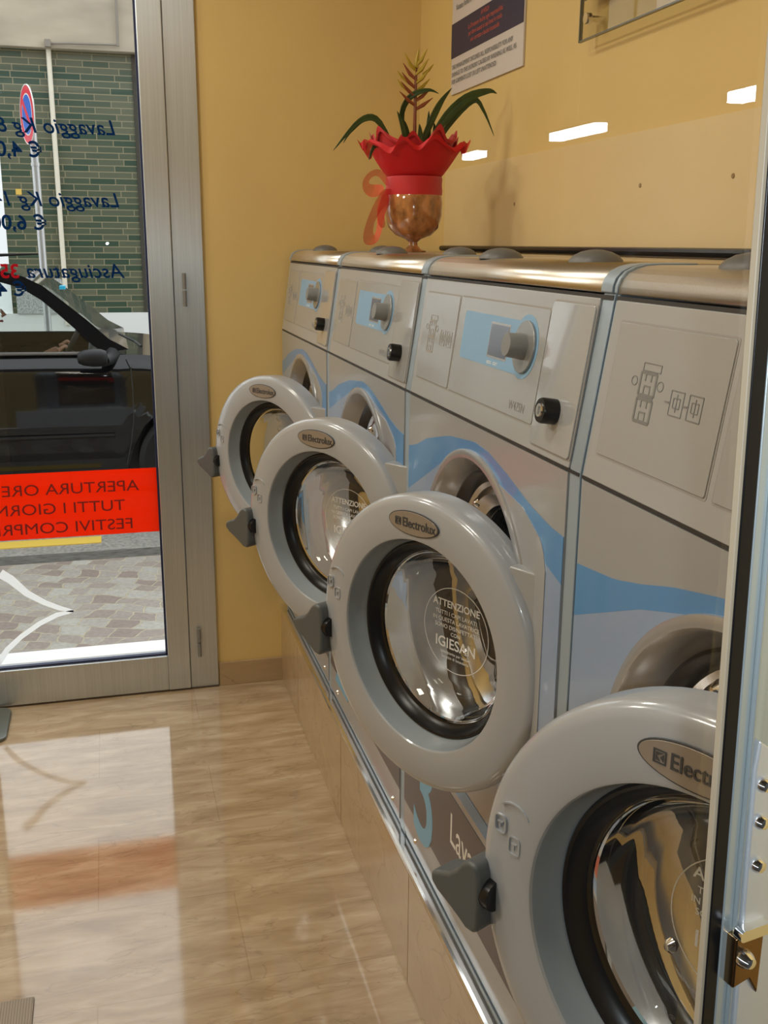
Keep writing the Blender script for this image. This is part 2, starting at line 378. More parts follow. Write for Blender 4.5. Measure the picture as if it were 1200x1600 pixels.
def make_door(parent, hinge, th, R):
    """door part: ring + sub-parts; local: a towards hinge, z up, -n outwards. mesh is built closed (a = -y), then turned"""
    k = R/.228
    bm = B()
    prof = [(R*.97,-.058),(R,-.050),(R+.0015,-.016),(R-.0005,-.007),(R-.006,-.0015),(R-.014,.0008),(R-.035,.0025),(.166*k,.0035),(.1635*k,.0025),(.1622*k,.0)]
    ctr = (0, R, 0)
    lathe(bm, prof, ctr, (-1,0,0), 96)
    # back cover
    lathe(bm, [(R*.97,-.058),(.150*k,-.062),(.150*k,-.050)], ctr, (-1,0,0), 96)
    d = obj('door', bm, m_ring, parent, smooth=True)
    d.location = hinge; d.rotation_euler = (0,0, th+PI/2)
    bm = B(); lathe(bm, [(.1622*k,.0),(.1605*k,-.006),(.1545*k,-.034),(.153*k,-.036)], ctr, (-1,0,0), 96)
    obj('recess_rim', bm, m_cone, d, smooth=True)
    bm = B(); lathe(bm, [(.1545*k,-.034),(.152*k,-.031),(.149*k,-.032),(.144*k,-.044),(.1375*k,-.049),(.1365*k,-.056),(.150*k,-.06)], ctr, (-1,0,0), 96)
    obj('rubber_seal', bm, m_black, d, smooth=True)
    bm = B(); lathe(bm, [(0,-.086),(.085*k,-.086),(.105*k,-.083),(.118*k,-.074),(.128*k,-.060),(.134*k,-.050),(.1415*k,-.048),(.1415*k,-.056),(.136*k,-.060),(.130*k,-.080),(.118*k,-.098),(.100*k,-.108),(.06*k,-.112),(0,-.113)], ctr, (-1,0,0), 72)
    obj('glass_bowl', bm, m_bowl, d, smooth=True)
    fd = frame(ctr, (0,-1,0), (0,0,1))                      # a towards hinge, b up, c outwards
    # badge
    bm = B(); prism(bm, ell(-.008, .190, .053*k, .0185*k, 40), fd, .003, .0048)
    obj('badge_rim', bm, m_ink, d, bevel=.0004)
    bm = B(); prism(bm, ell(-.008, .190, .051*k, .017*k, 40), fd, .003, .0056)
    obj('badge', bm, m_badge, d, bevel=.0004)
    text('brand_lettering', 'Electrolux', .0195*k, frame(fd(-.030*k, .1838, .0062), (0,-1,0), (0,0,1)), m_ink, d, depth=.0002, bold=.0002, sx=.86)
    bm = B(); f2 = frame(fd(-.039*k, .190, .0058), (0,-1,0), (0,0,1))
    for P in ([(-.006,-.006),(.006,-.006),(.006,-.0048),(-.006,-.0048)], [(-.006,.0048),(.006,.0048),(.006,.006),(-.006,.006)], [(-.006,-.0048),(-.0048,-.0048),(-.0048,.0048),(-.006,.0048)], [(.0048,-.0048),(.006,-.0048),(.006,.0048),(.0048,.0048)],
              [(-.0036,-.0036),(.0008,-.0036),(-.0036,.0008)], [(-.0036,.0036),(-.0036,-.0002),(.0036,.0036)], [(.0036,-.0036),(.0036,.0028),(.0004,-.0004)]): prism(bm, P, f2, 0, .0006)
    obj('brand_emblem', bm, m_ink, d)
    # raised pictograms on the ring
    bm = B()
    for (px, pz) in ((-.206,.052), (-.188,.036)):
        P = rrect(px-.0065, px+.0065, pz-.010, pz+.008, .004)
        for i in range(len(P)): ribbon(bm, [P[i], P[(i+1) % len(P)]], .0015, fd, .0015, .0042)
        ribbon(bm, [(px-.003,pz+.001),(px+.003,pz+.001)], .0012, fd, .0015, .0042); ribbon(bm, [(px,pz+.001),(px,pz-.005)], .0012, fd, .0015, .0042)
    arc = [(-.190+.018*math.cos(t), .066+.012*math.sin(t)) for t in [2.6-.35*i for i in range(8)]]
    ribbon(bm, arc, .0015, fd, .0015, .0042)
    obj('lock_pictogram', bm, m_ring, d)
    # handle paddle and its black pivot
    hp = [(-.291,-.040),(-.276,-.0335),(-.262,-.028),(-.250,-.017),(-.240,-.004),(-.230,.003),(-.218,.002),(-.213,-.010),(-.211,-.045),(-.212,-.078),(-.219,-.087),(-.232,-.086),(-.245,-.078),(-.262,-.069),(-.280,-.061),(-.291,-.052)]
    q_ = .86 if R > .231 else 1.0; hp = [(-.21-(R-.228)+(a+.21)*q_, (b+.004)*q_-.004*(q_ < 1)) for a, b in hp]
    bm = B(); cen = (sum(p[0] for p in hp)/len(hp), sum(p[1] for p in hp)/len(hp))
    prism(bm, hp, fd, -.018, .018)
    for v in bm.verts:                                     # dished outer face
        pass
    obj('handle', bm, m_handle, d, bevel=.008, seg=3)
    bm = B(); lathe(bm, [(0,-.004),(.016,-.004),(.017,.010),(.014,.016),(0,.017)], fd(-.2075-(R-.228), -.032, .0), (0,1,0), 20)
    obj('handle_pivot', bm, m_black, d, smooth=True)
    # hinge arm
    bm = B(); prism(bm, rrect(.165, R+.008, .085, .165, .004), fd, -.040, -.012)
    obj('hinge_arm', bm, m_grey, d, bevel=.003)
    # notice on the glass
    if R < .235 or True:
        fn = frame(fd(-.002, 0, -.0845), (0,-1,0), (0,0,1))
        bm = B(); P = ell(0, 0, .070, .070, 64)
        for i in range(64): ribbon(bm, [P[i], P[(i+1) % 64]], .0011, fn, 0, .0004)
        obj('notice_outline', bm, m_white, d)
        for s, y, sz, bo in (('ATTENZIONE', .036, .0165, .0003), ('TUTTI I CAPI LAVATI', .022, .0098, 0), ('IN QUESTA LAVATRICE', .011, .0098, 0), ('SONO DISINFETTATI', .000, .0098, 0), ('CON', -.010, .0090, 0), ('IGIESAN', -.032, .0245, .0003), ('Igienizzante per tessuti', -.042, .0070, 0), ('Servizio di lavanderia', -.050, .0070, 0)):
            text('notice_lettering', s, sz, frame(fn(0, y, .0002), (0,-1,0), (0,0,1)), m_white, d, align='CENTER', depth=.0001, bold=bo)
    return d

def make_machine(label, yc, num, door_spec, wide=False, W=Wm):
    t = thing('washing_machine', label, 'washing machine', (.53, yc, YB), 0, 'washing machines in a row on the stone plinth')
    hw = W/2; zc = ZCO if not wide else -.585; rb = RB if not wide else .262; k = rb/RB
    D = XW-.53-.012
    # cabinet shell (behind the front sheet)
    bm = B(); box(bm, .03, .055, -hw, hw, LZ(-1.17), LZ(-.075))
    bm.free(); bm = B()
    fsd = frame((0,0,0), (1,0,0), (0,0,1))
    side = [(.002,LZ(-1.185)),(D,LZ(-1.185)),(D,LZ(-.024)),(.07,LZ(-.024)),(.045,LZ(-.036)),(.033,LZ(-.056)),(.002,LZ(-.265))]
    prism(bm, side, frame((0,-hw,0), (1,0,0), (0,0,1)), 0, -.028); prism(bm, side, frame((0,hw,0), (1,0,0), (0,0,1)), 0, .006)
    box(bm, D-.01, D, -hw+.028, hw-.006, LZ(-1.185), LZ(-.03)); box(bm, .004, D, -hw+.028, hw-.006, LZ(-1.185), LZ(-1.17))
    obj('cabinet', bm, m_edge, t, bevel=.0015)
    # front sheet with round opening
    y0, y1 = -hw+.029, hw-.007; z0, z1 = -1.170, -.268
    bm = B(); N = 96; angs = [2*PI*i/N for i in range(N)]
    cs = [math.atan2(z-zc, s) for z in (z0, z1) for s in (-y1, -y0)]
    angs = sorted(angs + [a % (2*PI) for a in cs])
    def edge(a):
        c, s = math.cos(a), math.sin(a); T = []
        if c > 1e-9: T.append((-y0)/c)
        if c < -1e-9: T.append((-y1)/c)
        if s > 1e-9: T.append((z1-zc)/s)
        if s < -1e-9: T.append((z0-zc)/s)
        q = min(T); return (c*q, zc+s*q)
    inn = [bm.verts.new(FRZ((rb-.02)*math.cos(a), zc+(rb-.02)*math.sin(a), 0)) for a in angs]; ou = [bm.verts.new(FRZ(*edge(a), 0)) for a in angs]
    ob = [bm.verts.new(FRZ(*edge(a), -.012)) for a in angs]
    for i in range(len(angs)):
        j = (i+1) % len(angs); bm.faces.new((inn[i], inn[j], ou[j], ou[i])); bm.faces.new((ou[i], ou[j], ob[j], ob[i]))
    obj('front_panel', bm, m_grey, t)
    # vinyl waves
    top = [(-.36,-.366),(-.30,-.352),(-.24,-.33),(-.12,-.304),(0,-.292),(.06,-.296),(.14,-.314),(.22,-.336),(.29,-.348),(.36,-.352)]
    if wide:
        top = [(-.36,-.372),(-.26,-.361),(-.20,-.347),(-.14,-.330),(-.05,-.311),(.05,-.305),(.15,-.32),(.25,-.345),(.36,-.36)]
        bot = [(-.36,-.440),(-.2,-.375),(-.1,-.345),(0,-.335),(.36,-.40)]; bot2 = [(-.36,-.56),(-.25,-.62),(0,-.7),(.36,-.7)]
    elif num == 3: bot = [(-.36,-.45),(-.25,-.40),(-.1,-.33),(0,-.318),(.1,-.33),(.2,-.372),(.28,-.40),(.36,-.42)]; bot2 = [(-.36,-.62),(-.2,-.66),(0,-.8),(.2,-.8),(.28,-.78),(.36,-.80)]
    else: bot = [(-.36,-.41),(-.24,-.37),(-.08,-.318),(.07,-.315),(.18,-.335),(.25,-.36),(.29,-.39),(.30,-.70),(.36,-.72)]; bot2 = [(-.36,-.47),(-.25,-.48),(0,-.5),(.25,-.5),(.36,-.74)]
    bm = B(); region(bm, y0*-1*-1 if False else -y1, -y0, top, bot, FRZ, .0004, .0010, rb-.004, zc)
    obj('wave_decal', bm, m_blue, t)
    bm = B(); region(bm, -y1, -y0, [(s, z+.0) for s, z in bot], bot2, FRZ, .0004, .0009, rb-.004, zc)
    obj('pale_wave_decal', bm, m_pale, t)
    # lower graphics: dark band, numeral, lettering, logo
    bm = B(); region(bm, -y1, -y0, [(-.36,-.928),(.36,-.928)], [(-.36,-1.100),(.36,-1.100)], FRZ, .0004, .0010, .05, 0, n=2, sc=9)
    obj('dark_band', bm, m_mauve, t)
    bm = B(); region(bm, -.05, -y0, [(-.05,-.885),(.36,-.885)], [(-.05,-.912),(.36,-.912)], FRZ, .0004, .0010, .05, 0, n=2, sc=9)
    obj('blue_lower_stripe', bm, m_blue, t)
    obj('red_swirl_decal', prism(B(), ell(.235, -.845, .045, .028, 24), FRZ, .0004, .0013), m_redp, t)
    text('numeral', str(num), .34, FR_at(-.30, -1.122, .0011), m_num, t, depth=.0002, bold=.002, sx=.95)
    text('machine_lettering', 'Lavatrice', .085, FR_at(-.065, -1.02, .0011), m_white, t, depth=.0002, sx=.8)
    # base strip screws
    bm = B()
    for s in (-.27, .28): lathe(bm, [(0,.004),(.004,.0035),(.0055,.001),(.006,0)], FRZ(s, -1.150, 0), (-1,0,0), 14)
    split('screw', bm, m_chrome, t, smooth=True)
    # opening: bezel, boot seal, steel face, drum
    o = FRZ(0, zc, 0)
    bm = B(); lathe(bm, [(rb,0),(rb-.001,.005),(rb-.006,.007),(rb-.014,.006),(rb-.020,.0),(rb-.030,-.018),(rb-.038,-.035)], o, (-1,0,0), 96)
    obj('bezel', bm, mat('bezel_satin', (.40,.41,.43), .22, .45), t, smooth=True)
    bm = B(); lathe(bm, [(rb-.034,-.030),(rb-.040,-.027),(rb-.050,-.034),(rb-.055,-.045)], o, (-1,0,0), 80)
    obj('boot_seal', bm, m_black, t, smooth=True)
    bm = B(); lathe(bm, [(rb-.052,-.044),(rb-.062,-.050),(rb-.075,-.046),(rb-.085,-.055),(.152*k,-.060),(.147*k,-.075)], o, (-1,0,0), 80)
    obj('drum_collar', bm, m_drum, t, smooth=True)
    bm = B()
    for a in (50, 130, 230, 310):
        q = math.radians(a); lathe(bm, [(0,.006),(.004,.0055),(.007,.002),(.009,0)], FRZ((rb-.072)*math.cos(q), zc+(rb-.072)*math.sin(q), -.048), (-1,0,0), 14)
    split('collar_screw', bm, m_chrome, t, smooth=True)
    bm = B(); lathe(bm, [(.147*k,-.07),(.150*k,-.09),(.21*k,-.11),(.213*k,-.36),(.19*k,-.375),(0,-.375)], o, (-1,0,0), 64)
    obj('drum', bm, m_drumin, t, smooth=True)
    bm = B()
    for a in (30, 150, 270):
        q = math.radians(a); c, s = math.cos(q), math.sin(q)
        f3 = frame(FRZ(.20*k*c, zc+.20*k*s, -.12), tuple(FRZ(-s, c) - FRZ(0, 0)), tuple(FRZ(-c, -s)-FRZ(0,0)))
        prism(bm, [(-.03,-.01),(.03,-.01),(.012,.045),(-.012,.045)], f3, 0, -.22 if f3(0,0,1).x < f3(0,0,0).x else .22)
    split('drum_lifter', bm, m_drum, t, bevel=.004)
    # squared recess beside the hinge
    bm = B(); region(bm, .05, .282, [(.05,-.325),(.2,-.345),(.262,-.372),(.278,-.392),(.282,-.41)], [(.05,-.76),(.27,-.76),(.282,-.75)], FRZ, .0004, .0022, rb-.010, zc, n=30)
    obj('hinge_cover', bm, m_grey, t)
    # control panel
    bm = B(); prism(bm, rrect(-y1, -y0, .002, .207, .002), FRP, -.018, 0)
    obj('control_panel', bm, m_panel, t, bevel=.0015)
    bm = B(); prism(bm, [(-hw+.003,-.002),(hw-.001,-.002),(hw-.001,.002),(-hw+.003,.002)], FRP, -.02, -.001); prism(bm, [(-hw+.003,.206),(hw-.001,.206),(hw-.001,.2115),(-hw+.003,.2115)], FRP, -.02, -.002)
    obj('shadow_gap', bm, m_dark, t)
    e = -hw                                           # far edge in reading direction
    def plate(n_, s0, s1, t0, t1, m, h=.0016, r=.004):
        b = B(); P = rrect(e+s0-.0025, e+s1+.0025, t0-.0025, t1+.0025, r); prism(b, P, FRP, -.001, .0004); obj(n_+'_groove', b, m_lightink if m is not m_cblue else m_panel, t)
        b = B(); prism(b, rrect(e+s0, e+s1, t0, t1, r), FRP, -.001, h); return obj(n_, b, m, t, bevel=.0008)
    sh = .055 if wide else 0
    plate('symbol_plate', .030, .205+sh*.9, .034, .184, m_plate)
    plate('program_plate', .213+sh, .560 if not wide else .575, .034, .185, m_plate)
    plate('coin_plate', .566 if not wide else .582, .686, .012, .197, mat('glossy_plate', (.40,.41,.42), .1, 0, Coat_Weight=1), h=.003, r=.006)
    b = B(); P = rrect(e+.243+sh, e+.492+sh*.5, .091, .165, .007)
    prism(b, P, FRP, .0016, .0020); prism(b, ell(e+.497+sh*.5, .131, .044, .044, 40), FRP, .0016, .00205); obj('blue_label', b, m_cblue, t)
    b = B(); prism(b, ell(e+.499+sh*.5, .131, .036, .036, 40), FRP, .002, .006); obj('dial_disc', b, mat('dial_grey', (.33,.34,.34), .25, .5), t, bevel=.001)
    b = B(); lathe(b, [(.018,0),(.0175,.006),(.0165,.022),(.0155,.025),(0,.0255)], FRP(e+.499+sh*.5, .131, .006), tuple(FRP(0,0,1)-FRP(0,0,0)), 28); obj('dial_knob', b, mat('knob_grey', (.22,.23,.235), .35), t, smooth=True)
    b = B(); prism(b, rrect(e+.362+sh, e+.438+sh*.6, .104, .156, .002), FRP, .0018, .0024); obj('display_frame', b, m_plate, t)
    b = B(); prism(b, rrect(e+.365+sh, e+.435+sh*.6, .107, .153, .001), FRP, .0022, .0028); obj('display', b, m_lcd, t)
    text('control_lettering', 'extra  start', .0095, FRP_at(e+.365+sh, .0945, .0021), m_white, t, depth=.0001)
    text('model_lettering', 'W475N', .017, FRP_at(e+.475, .044, .0017), m_inkg, t, depth=.0001, bold=.0002)
    # lock
    b = B(); ax = tuple(FRP(0,0,1)-FRP(0,0,0)); lathe(b, [(.0165,0),(.0165,.018),(.0150,.021),(0,.021)], FRP(e+.628, .062, .003), ax, 24); obj('lock_barrel', b, m_black, t, smooth=True)
    b = B(); lathe(b, [(.009,.0205),(.0085,.0225),(0,.0225)], FRP(e+.628, .062, .003), ax, 20); prism(b, [(-.001,-.005),(.001,-.005),(.001,.005),(-.001,.005)], frame(FRP(e+.628,.062,.026), (0,-1,0), _d), 0, .0006); obj('key_slot', b, m_chrome, t)
    # pictogram of the dispenser drawer
    b = B(); q = 1.0 if not wide else 1.0; sx = e + (.085 if not wide else .113); sz = 1.0
    mm = m_lightink if not wide else m_inkg
    def sq(s0, t0, s1, t1, wd=.0016):
        for P in ([(s0,t0),(s1,t0)], [(s1,t0),(s1,t1)], [(s1,t1),(s0,t1)], [(s0,t1),(s0,t0)]): ribbon(b, P, wd, FRP, .0015, .0021)
    for (a, c) in ((0,.112), (.0,.084)):
        sq(sx-.016, c, sx+.016, c+.024, .0035)
        ribbon(b, [(sx-.006,c+.002),(sx-.006,c+.010),(sx+.006,c+.010),(sx+.006,c+.002)], .0022, FRP, .0015, .0021); ribbon(b, [(sx-.006,c+.022),(sx-.006,c+.015)], .0022, FRP, .0015, .0021); ribbon(b, [(sx+.006,c+.022),(sx+.006,c+.015)], .0022, FRP, .0015, .0021)
    sq(sx-.014, .138, sx+.022, .146, .001)
    for a in (-.028, .026):
        P = ell(sx+a, .125, .006, .005, 12)
        for i in range(12): ribbon(b, [P[i], P[(i+1) % 12]], .001, FRP, .0015, .0021)
    for a in (.050, .084):
        sq(sx+a, .100, sx+a+.024, .125, .0012); sq(sx+a+.006, .108, sx+a+.018, .118, .001); ribbon(b, [(sx+a-.010,.112),(sx+a-.002,.112)], .0018, FRP, .0015, .0021); ribbon(b, [(sx+a+.012,.122),(sx+a+.012,.104)], .0012, FRP, .0015, .0021)
    obj('dispenser_pictogram', b, mm, t)
    # curved steel lid
    b = B(); prof = [(.031,-.0525),(.0315,-.046),(.035,-.038),(.042,-.0305),(.052,-.0255),(.064,-.0225),(.08,-.0215),(D,-.0215),(D,-.034),(.08,-.034),(.045,-.05),(.034,-.0545)]
    prism(b, [(x, LZ(z)) for x, z in prof], frame((0, -hw+.029, 0), (1,0,0), (0,0,1)), 0, -(W-.036))
    lid = obj('steel_lid', b, m_steel, t)
    for p in lid.data.polygons: p.use_smooth = abs(p.normal.y) < .5
    b = B(); prof2 = [(.029,-.0525),(.0295,-.045),(.033,-.036),(.040,-.0285),(.051,-.0235),(.064,-.0207),(.08,-.0197),(.13,-.0195),(.13,-.034),(.08,-.036),(.045,-.052),(.034,-.0545)]
    prism(b, [(x, LZ(z)) for x, z in prof2], frame((0, -hw+.0005, 0), (1,0,0), (0,0,1)), 0, -.0275)
    prism(b, [(x, LZ(z)) for x, z in prof2], frame((0, hw-.0065, 0), (1,0,0), (0,0,1)), 0, -.006)
    split('lid_end_cap', b, m_edge, t, bevel=.001)
    # soap compartment lids on the flat top
    for sy, sxx in door_spec['lids']:
        b = B(); o2 = Vector((sxx, sy, LZ(-.0215)))
        lathe(b, [(.036,-.001),(.0355,.002),(.030,.008),(.020,.013),(.008,.0155),(0,.016)], o2, (0,0,1), 32)
        obj('soap_lid', b, mat('lid_grey', (.13,.13,.125), .45), t, smooth=True)
    make_door(t, (door_spec['hx']-.53, door_spec['hy']-yc, LZ(door_spec['z'])), door_spec['th'], door_spec['R'])
    return t
def FR_at(a, b, c): return frame(FRZ(a, b, c), (0,-1,0), (0,0,1))
def FRP_at(a, b, c): return frame(FRP(a, b, c), (0,-1,0), _d)
# perforated drum steel
m_drumin = mat('perforated_drum', (.38,.38,.39), .28, 1); n, l, b_ = nodes(m_drumin)
vo = n.new('ShaderNodeTexVoronoi'); vo.inputs['Scale'].default_value = 55; vo.inputs['Randomness'].default_value = .1
tc = n.new('ShaderNodeTexCoord'); l.new(tc.outputs['Object'], vo.inputs[0])
rr = n.new('ShaderNodeValToRGB'); rr.color_ramp.elements[0].position = .18; rr.color_ramp.elements[0].color = (.01,.01,.01,1); rr.color_ramp.elements[1].position = .24; rr.color_ramp.elements[1].color = (.38,.38,.39,1)
l.new(vo.outputs['Distance'], rr.inputs[0]); l.new(rr.outputs[0], b_.inputs['Base Color'])

make_machine('grey washing machine with open door, farthest of the row, touching the ochre end wall', 2.872, 1, dict(hx=.525, hy=2.54, z=-.58, th=-1.0, R=.230, lids=[(.155,.10),(-.05,.22)]))
make_machine('grey washing machine with open door, second from the end wall, below the potted plant', 2.155, 2, dict(hx=.525, hy=1.80, z=-.575, th=-1.0, R=.229, lids=[(.095,.09),(-.075,.19)]))
make_machine('grey washing machine with open door and large blue numeral 3, third from the end wall', 1.438, 3, dict(hx=.525, hy=1.165, z=-.588, th=-1.11, R=.230, lids=[(.148,.09),(-.17,.10)]))
make_machine('grey washing machine nearest the shop front, its big open door cut off by the frame', .714, 4, dict(hx=.525, hy=.40, z=-.580, th=-1.12, R=.234, lids=[(.20,.10),(-.2,.12)]), wide=True, W=.722)

# black cable along the wall behind the machines
tag(obj('cable', tube(B(), [(XW-.016, .40, H-.011), (XW-.015, 1.0, H-.0115), (XW-.016, 1.6, H-.011), (XW-.016, 2.3, H-.0115), (XW-.016, 2.95, H-.012)], .0075, 8), m_black, smooth=True), 'thin black cable lying along the wall behind the machine tops', 'cable')

# ================================================================== WALL SIGNS
def wallf(y, z, off): return frame((XW-off, y, H+z), (0,-1,0), (0,0,1))
t = thing('notice_board', 'white printed wall notice with a dark navy band, left of the clear sign', 'sign', (XW, 2.67, H+.42))
def bp(bm): 
    for v in bm.verts: v.co -= Vector((XW, 2.67, H+.42))
    return bm
yf, yn, zb = 2.925, 2.40, .405
obj('board', bp(box(B(), XW-.006, XW-.0005, yn, yf, H+zb, H+1.02)), mat('notice_white', (.62,.57,.55), .4), t, bevel=.001)
obj('navy_band', bp(box(B(), XW-.0075, XW-.006, yn+.001, yf-.001, H+.500, H+.588)), mat('navy_print', (.010,.012,.06), .4), t)
m_or = mat('red_print', (.50,.10,.07), .5)
def wt(s, y, z, sz, m, al='LEFT', sx=1):
    f = wallf(y, z, .0078); g = lambda a, b, c=0: f(a, b, c) - Vector((XW, 2.67, H+.42))
    return text('notice_lettering', s, sz, g, m, t, align=al, depth=.0002, sx=sx)
wt('AVVISO!', 2.66, .570, .0165, m_or, 'CENTER'); wt('La Direzione declina ogni responsabilità', 2.66, .553, .0165, m_or, 'CENTER', .95); wt('per danni causati ai capi lavati in modo', 2.66, .536, .0165, m_or, 'CENTER', .95); wt('non corretto o lasciati incustoditi', 2.66, .519, .0165, m_or, 'CENTER', .95)
wt('THE MANAGEMENT DECLINES ALL RESPONSIBILITY FOR ANY', 2.915, .470, .0165, m_inkg); wt('DAMAGE TO THE LAUNDRY CAUSED BY WASHING AS WELL AS', 2.915, .451, .0165, m_inkg); wt('FOR GARMENTS LOST OR LEFT UNATTENDED', 2.915, .432, .0165, m_inkg)
wt('Vietato fumare nel locale', 2.89, .618, .020, m_inkg); wt('Non sovraccaricare la macchina', 2.89, .66, .020, m_inkg); wt('Chiudere bene lo sportello', 2.89, .70, .020, m_inkg)
# acrylic sign on stand-offs
t2 = thing('acrylic_sign', 'clear acrylic wall sign held by steel stand-offs, above the near machines', 'sign', (XW, 1.4, H+.43))
def lo(bm, o):
    for v in bm.verts: v.co -= Vector(o)
    return bm
O2 = (XW, 1.4, H+.43)
m_acr = mat('acrylic', (.92,.93,.90), .03, 0, Transmission_Weight=.0); m_acr = pane_mat('acrylic_clear', (.90,.90,.86), 1.5)
obj('acrylic_sheet', lo(box(B(), XW-.034, XW-.029, .75, 2.035, H+.393, H+.93), O2), m_acr, t2)
b = B(); box(b, XW-.035, XW-.028, .75, 2.035, H+.3915, H+.3945); box(b, XW-.035, XW-.028, 2.033, 2.037, H+.3915, H+.93)
obj('polished_edge', lo(b, O2), mat('acrylic_edge', (.12,.12,.09), .2), t2)
b = B(); 
for y in (2.0, .80): 
    for z in (.43, .9): lathe(b, [(0,.040),(.010,.040),(.011,.036),(.011,.030),(.006,.030),(.006,0)], (XW, y, H+z), (-1,0,0), 20)
split('standoff', lo(b, O2), m_chrome, t2, smooth=True)
obj('printed_insert', lo(box(B(), XW-.0285, XW-.0275, .78, 2.03, H+.470, H+.92), O2), mat('insert_print', (.60,.42,.17), .5), t2)
b = B(); box(b, XW-.0290, XW-.0280, .78, 2.03, H+.467, H+.4705)
obj('insert_edge', lo(b, O2), m_ink, t2)
# plugged screw holes in the wall
for i, (y, z) in enumerate(((2.42,.095), (1.80,.108), (1.50,.108))):
    b = B(); lathe(b, [(.0045,0),(.004,.0012),(0,.0014)], (XW-.004, y, H+z), (-1,0,0), 12)
    tag(obj('screw_plug', b, mat('plug_brown', (.30,.2,.09), .6), smooth=True), ('small brown screw plug in the wall just right of the red bow plant', 'small brown screw plug in the wall, middle one of three', 'small brown screw plug in the wall, nearest the aluminium door frame')[i], 'screw plug', 'screw plugs in the wall panel')

# ================================================================== POTTED BROMELIAD
PX, PY = .740, 2.49; PZ = H-.0205
K = .00184                                               # metres per pixel at its distance
t = thing('potted_bromeliad', 'potted bromeliad in an orange glass goblet wrapped with red tulle and a bow', 'plant', (PX, PY, PZ)); t.scale = (.93,.93,.93)
m_terr = mat('amber_glass_pot', (.30,.10,.03), .12, 0, Coat_Weight=1, Coat_Roughness=.03); grain(m_terr, (40,40,25), .55, 0, 3, base=(.42,.17,.055))
m_tulle = mat('red_tulle', (.55,.004,.008), .6, 0, Transmission_Weight=0); m_tulle.node_tree.nodes['Principled BSDF'].inputs['Sheen Weight'].default_value = .4
def sheer(name, col, al):
    m = mat(name, col, .6); b = m.node_tree.nodes['Principled BSDF']; b.inputs['Alpha'].default_value = al; return m
m_sheer = sheer('sheer_red', (.80,.02,.015), .55); m_tulle2 = sheer('tulle_edge', (.68,.005,.010), .88)
b = B(); lathe(b, [(0,0),(.034,0),(.035,.004),(.022,.010),(.012,.018),(.012,.026),(.022,.034),(.048,.044),(.066,.062),(.075,.092),(.076,.125),(.073,.155),(.062,.17),(0,.165)], (0,0,0), (0,0,1), 48)
obj('goblet', b, m_terr, t, smooth=True)
b = B(); lathe(b, [(.072,.142),(.074,.143),(.075,.155),(.0735,.170),(.0745,.185),(.073,.190)], (0,0,0), (0,0,1), 48)
obj('red_band', b, m_tulle, t, smooth=True)
# ruffled tulle collar: two gathered layers
for lay, (rr0, hh, ph, al) in enumerate(((.112,.312,0,0), (.138,.292,1.3,1))):
    b = B(); NA = 120; NR = 9; rings = []
    for j in range(NR+1):
        f = j/NR; ring = []
        for i in range(NA):
            a = 2*PI*i/NA; wv = math.sin(a*9+ph)*.6 + math.sin(a*13+ph*2)*.3+math.sin(a*4+ph)*.35
            R_ = .066 + (rr0-.066)*(f**.85)*(1+.15*wv*f); z = .186 + (hh-.186)*f*(1+.22*f*wv) - .03*f*f*(1 if f > .8 else 0)
            ring.append(b.verts.new((R_*math.cos(a)*1.02, R_*math.sin(a)*.9, z)))
        rings.append(ring)
    for A_, B_ in zip(rings, rings[1:]):
        for i in range(NA): b.faces.new((A_[i], A_[(i+1) % NA], B_[(i+1) % NA], B_[i]))
    obj('tulle_collar', b, m_tulle if lay == 0 else m_tulle2, t, smooth=True)
# bow with hanging loops at the left
def loop(pts, wd, nm='bow_loop'):
    b = B(); P = [Vector(p) for p in pts]; vs = []
    for i, p in enumerate(P):
        d = (P[min(i+1, len(P)-1)]-P[max(i-1, 0)]).normalized(); q = d.cross(Vector((0,1,0))).normalized() if abs(d.y) < .9 else Vector((1,0,0))
        q = Vector((.35, .75, .2)).normalized()*.6 + q*.55
        ww = wd*(.75+.3*math.sin(i*1.9)); vs.append((b.verts.new(p-q*ww/2), b.verts.new(p+q*ww/2)))
    for (a1, a2), (b1, b2) in zip(vs, vs[1:]): b.faces.new((a1, a2, b2, b1))
    o = obj(nm, b, m_sheer, t, smooth=True); s = o.modifiers.new('sub', 'SUBSURF'); s.levels = s.render_levels = 2
    return o
loop([(-.074,-.02,.165),(-.10,-.03,.205),(-.13,-.02,.19),(-.135,0,.165),(-.11,.01,.150),(-.08,0,.16)], .055)
loop([(-.072,-.02,.160),(-.09,-.03,.13),(-.115,-.03,.10),(-.128,-.02,.060),(-.125,0,.030),(-.10,.01,.028),(-.088,.01,.06),(-.09,.0,.11),(-.074,-.01,.155)], .06)
loop([(-.072,-.03,.16),(-.083,-.035,.13),(-.105,-.04,.09),(-.09,-.035,.06)], .05, 'ribbon_tail')
